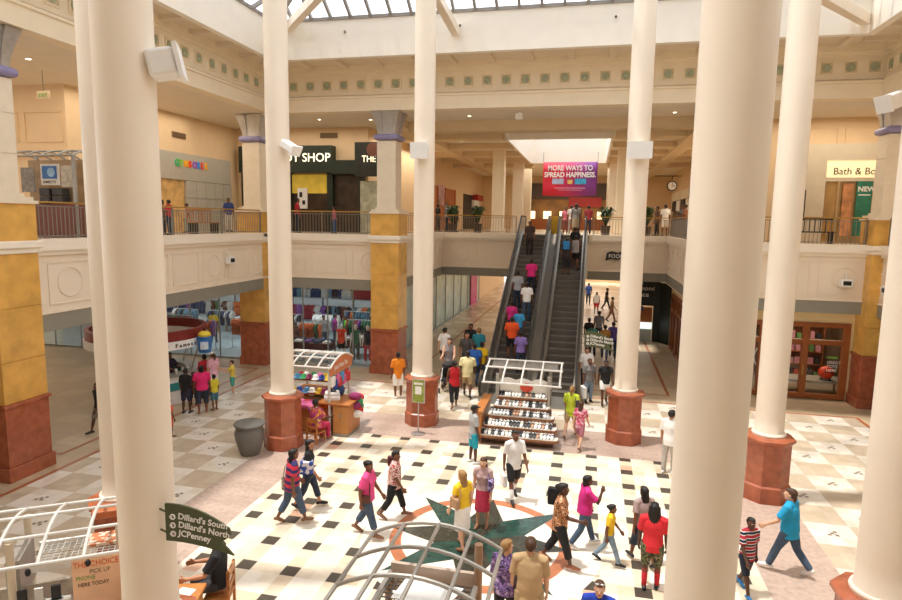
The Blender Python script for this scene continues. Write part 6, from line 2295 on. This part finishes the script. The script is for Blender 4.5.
# ---- round the snack bar
for (a, hx, hy, lab, kw) in (
    ((187, 413), 186, 368, 'boy in a black tee and dark shorts ordering at the snack bar', dict(hd=30, skin='dark', hair=('close', HB), top=blk, bmat=cloth('2E2E48'), blen=.5, shoe=blksh)),
    ((203, 413), 204, 365, 'woman in a vivid pink printed tee at the snack bar', dict(hd=0, skin='brown', hair=('bob', HB), top=cloth('E0286E'), bmat=jeand, blen=.6, shoe=sand_, b=1.15, female=True)),
    ((194, 405), 194, 372, 'small child in black between the boy and the woman in vivid pink', dict(hd=20, skin='dark', hair=('close', HB), top=blk, bmat=blk, blen=.6, shoe=blksh)),
    ((215, 410), 216, 374, 'child in a yellow top and blue skirt beside the woman in vivid pink', dict(hd=330, skin='brown', hair=('bun', HB), top=cloth('D8C83A'), bmat=cloth('4A7A8A'), blen=.5, shoe=sand_, female=True)),
    ((206, 398), 204, 354, 'person in red at the snack bar counter', dict(hd=340, skin='brown', hair=('bun', HB), top=cloth('C8283A'), bmat=jeand, blen=1.0, shoe=blksh, female=True)),
    ((214, 398), 211, 352, 'woman in a pale pink top and white cap at the snack bar', dict(hd=320, skin='light', hair=('pony', HBR), top=cloth('E0A8B8'), bmat=whit, blen=.5, shoe=whsh, cap=whit, female=True)),
    ((233, 395), 232, 360, 'child in a yellow and teal outfit standing clear of the snack bar queue', dict(hd=280, skin='light', hair=('short', HBR), top=cloth('D8C050'), bmat=cloth('4AA89A'), blen=.5, shoe=whsh, arms={-1: (.9, .1, 1.0, .3), 1: (.9, .1, 1.0, .3)})),
    ((170, 437), 170, 398, 'child in orange half hidden by the nearest column', dict(hd=60, skin='brown', hair=('close', HB), top=cloth('E2623A'), bmat=cloth('D8603A'), blen=.5, shoe=sand_)),
    ((101, 433), 102, 382, 'person in black top and dark shorts half hidden behind the nearest column', dict(hd=240, skin='dark', hair=('close', HB), top=blk, bmat=cloth('8A7E74'), blen=.5, shoe=blksh)),
):
    P, h = G(*a, hx, hy, lo=.95, hi=1.85)
    hd = kw.pop('hd')
    person(lab, P, h, hd, lod=1, pose='stand' if a[0] != 101 else 'walk', **kw)
person('snack bar worker in a dark purple shirt behind the counter', (SBX + .75, SBY + .1, 0), 1.68, 140, 'brown', ('close', HB), cloth('2E2438'), .5, .46, 'trousers', blk, 1.0, blksh, 'stand', 1, 1.0, lod=1, arms={1: (.9, .2, .5), -1: (.6, .15, .9)})
person('snack bar worker in black at the far edge of the counter', (SBX - .2, SBY - .75, 0), 1.68, 150, 'brown', ('close', HB), blk, .5, .46, 'trousers', blk, 1.0, blksh, 'stand', 1, 1.0, lod=1)

# ---- seated sellers
P = ground(316, 440)
P = (-7.62, 16.02, 0)
f = person('seller in an orange and purple top seated on a wooden chair at the hat cart', P, 1.66, 40, 'dark', ('close', HB), sunset, .5, .5, 'trousers', cloth('C8325A'), 1.0, sand_, 'sit', 1, 1.12, .3, lod=0, female=True)
chair((P[0], P[1], 0), f.phi, 'wooden chair of the seller at the hat cart', h=f.T(.53) - .105 * 1.66)
P = (-5.45, 7.95, 0)
f = person('seller in black seated on a tall wooden stool below the leaf-shaped green sign', P, 1.72, 285, 'tan', ('short', HB), blk, .5, .5, 'trousers', cloth('3A3A3E'), 1.0, blksh, 'sit', 1, 1.05, lod=0, head=-10)
f.root.location.z = .32
chair((P[0], P[1], 0), f.phi, 'tall wooden stool of the seller in black', h=f.T(.53) - .105 * 1.72 + .32, name='bar_stool')

# ---- shoppers and mannequins in the clothing shop
for (x, y, lab, kw) in (
    (-11.9, 28.6, 'shopper in a lime top inside the clothing shop', dict(top=cloth('6ABE2A'), bmat=blk, blen=1.0)),
    (-13.0, 28.4, 'shopper in grey at the rack inside the clothing shop', dict(top=cloth('8A8684'), bmat=jeand, blen=1.0)),
    (-12.6, 28.9, 'shopper in magenta inside the clothing shop', dict(top=cloth('9A2A7A'), bmat=jeand, blen=1.0)),
    (-13.75, 26.6, 'shopper in a brown top close to the shop glass', dict(top=cloth('7A5244'), bmat=cloth('4A3A3A'), blen=1.0)),
    (-19.0, 28.0, 'shopper in yellow deep inside the clothing shop', dict(top=cloth('C8A82A'), bmat=blk, blen=1.0)),
):
    person(lab, (x, y, .012), 1.68, random.choice((20, 160, 270, 90)), 'brown', ('short', HB), shoe=blksh, pose='stand', lod=2, **kw)
SK['dummy'] = mat('mannequin_pale', 'D8D4CC', .4, .03, 6)
for k, (x, lab, tp, bm_) in enumerate(((-11.0, 'pale mannequin in an orange-red vest behind the shop glass', cloth('D8452A'), blk), (-10.3, 'pale mannequin in a green top behind the shop glass', cloth('2E6A52'), cloth('3A4A44')), (-9.72, 'pale mannequin in a dark top and red trousers behind the shop glass', cloth('2A2A38'), cloth('B8283A')))):
    person(lab, (x, 25.95, .012), 1.75, 190, 'dummy', ('none', None), tp, .1, .48, 'trousers', bm_, 1.0 if k else .3, None, 'stand', 1, .95, lod=2, name='mannequin', cat='mannequin')

# ---- people on the upper floor
for (hx, hy, D_, h, lab, kw) in (
    (168, 188, 19.2, 1.25, 'person in red seated behind the railing of the rainbow-lettered shop', dict(hd=300, top=cloth('C82A2A'), bmat=jeand, blen=1.0, b=1.1)),
    (161, 190, 19.4, 1.25, 'dark-haired person beside the one in red behind the upper railing', dict(hd=60, top=cloth('8A6A5A'), bmat=jeand, blen=1.0)),
    (186, 193, 22.2, 1.2, 'woman in pale clothes behind the upper railing near the rainbow lettering', dict(hd=250, top=cloth('C0A89A'), bmat=cloth('9AA8A0'), blen=1.0, female=True)),
    (228, 190, 25.6, 1.55, 'person in a dark blue top by the dark doorway of the upper gallery', dict(hd=180, top=cloth('2A3E78'), bmat=cloth('D0C8C0'), blen=1.0)),
    (297, 190, 26.6, 1.6, 'person in red behind the railing of the dark green shop', dict(hd=90, top=cloth('B8283A'), bmat=jeand, blen=1.0)),
    (334, 207, 26.4, 1.25, 'person in a pink top low behind the railing of the dark green shop', dict(hd=270, top=cloth('C86A7A'), bmat=cloth('3A5A8A'), blen=1.0)),
    (447, 204, 36, 1.65, 'person in blue-grey by the orange-lit upper shop', dict(hd=90, top=cloth('7A8AA0'), bmat=jeand, blen=1.0)),
    (456, 208, 35.8, 1.55, 'person in dark clothes by the orange-lit upper shop', dict(hd=120, top=cloth('2A2A30'), bmat=blk, blen=1.0)),
    (438, 202, 36, 1.65, 'person in black in the shadow of the orange-lit upper shop', dict(hd=60, top=blk, bmat=blk, blen=1.0)),
    (572, 205, 37.5, 1.7, 'dark-haired person in pale grey beyond the escalator heads', dict(hd=0, top=cloth('C8C0B8'), bmat=cloth('8A8078'), blen=1.0)),
    (578, 203, 38, 1.72, 'person in dark brown beyond the escalator heads', dict(hd=10, top=cloth('4A2E2E'), bmat=jeand, blen=1.0)),
    (589, 206, 37, 1.68, 'person in dark red beyond the escalator heads', dict(hd=0, top=cloth('8A2A34'), bmat=jeand, blen=1.0)),
    (566, 209, 38, 1.6, 'person in rose pink beyond the escalator heads', dict(hd=180, top=cloth('C86A7A'), bmat=cloth('7A4A4A'), blen=1.0)),
    (658, 207, 36.5, 1.65, 'person in brown and black beneath the round clock', dict(hd=250, top=cloth('6A5244'), bmat=blk, blen=1.0)),
    (666, 205, 36, 1.75, 'person in white beneath the round clock', dict(hd=0, top=whit, bmat=cloth('E0DCD4'), blen=.5)),
):
    zt = Z2
    P = ray(hx, hy)
    k_ = D_ / P.y
    P = CAM + P * k_
    hd = kw.pop('hd')
    person(lab, (P.x, P.y, zt + .001), h, hd, 'brown', ('short', HB), shoe=blksh, pose='stand', lod=2, **kw)
for (x, y, lab, c, hd) in ((4.15, 33.4, 'man in blue-grey leaning on the railing below the round clock', '6A7280', 250), (4.15, 32.5, 'person in a rust top leaning on the railing below the round clock', '9A6A52', 260)):
    person(lab, (x + .35, y, Z2 + .001), 1.66, hd, 'brown', ('short', HB), cloth(c), .5, .47, 'trousers', jeand, 1.0, blksh, 'stand', 1, 1.05, lod=2, arms={1: (.5, .1, .9), -1: (.5, .1, .9)})
# ================================================================== light
w = D.worlds.new('sky')
SC.world = w
w.use_nodes = True
bg = w.node_tree.nodes['Background']
bg.inputs[0].default_value = (.93, .96, 1, 1)
bg.inputs[1].default_value = 2.2
sd = D.lights.new('sun', 'SUN')
sd.energy = 4.6
sd.angle = math.radians(2.5)
sd.color = (1, .965, .9)
so = D.objects.new('sun', sd)
COL.objects.link(so)
so.rotation_euler = Vector((.26, .06, -1)).to_track_quat('-Z', 'Y').to_euler()


def area(name, x, y, z, sx, sy, e, c=(1, .9, .76), rot=None):
    l = D.lights.new(name, 'AREA')
    l.shape = 'RECTANGLE'
    l.size, l.size_y = sx, sy
    l.energy = e
    l.color = c
    o = D.objects.new(name, l)
    COL.objects.link(o)
    o.location = (x, y, z)
    if rot:
        o.rotation_euler = rot
    return o


# broad area lights added under the upper soffits, in place of many downlights
area('gallery_fill', -16, 20, ZC - .1, 2.5, 9, 170)
area('gallery_fill', -13, 26.6, ZC - .1, 7, 2, 110)
area('gallery_fill', -9.7, 34, ZC - .4, 1.2, 10, 220)
area('gallery_fill', 6, 34, ZC - .4, 1.5, 10, 260)
area('gallery_fill', 9, 26.6, ZC - .1, 5, 2, 110)
area('gallery_fill', 12, 18, ZC - .1, 2.5, 8, 160)
area('gallery_fill', -2, 52, ZC - .2, 8, 10, 500)
area('gallery_fill', -20, 14, ZC - .1, 6, 5, 130)
# area lights added to brighten the ground-floor arms and shops
area('corridor_fill', -2, 40, 3.3, 8, 6, 170, (1, .95, .9))
area('corridor_fill', -2, 55, 3.3, 8, 16, 520, (1, .94, .88))
area('arm_fill', -20, 18, 2.95, 8, 8, 80, (1, .88, .74))
for x in (-24, -20.5, -17, -13.6, -11):
    area('shop_lamp', x, 28.5, 3.2, 2.2, 4, 60, (.86, .94, 1))
area('toy_shop_lamp', 8, 27.2, 3.15, 3.5, 2.5, 90, (1, .8, .55))
area('jewellery_fill', 3, 37, 3.2, 2, 2, 60, (.9, 1, .95))

v = SC.view_settings
v.view_transform = 'Standard'
v.look = 'None'
v.gamma = 1
v.use_curve_mapping = False
v.exposure = 0.0
SC.cycles.use_denoising = True
SC.cycles.max_bounces = 10
SC.cycles.diffuse_bounces = 5
SC.cycles.transparent_max_bounces = 12
SC.cycles.sample_clamp_indirect = 8
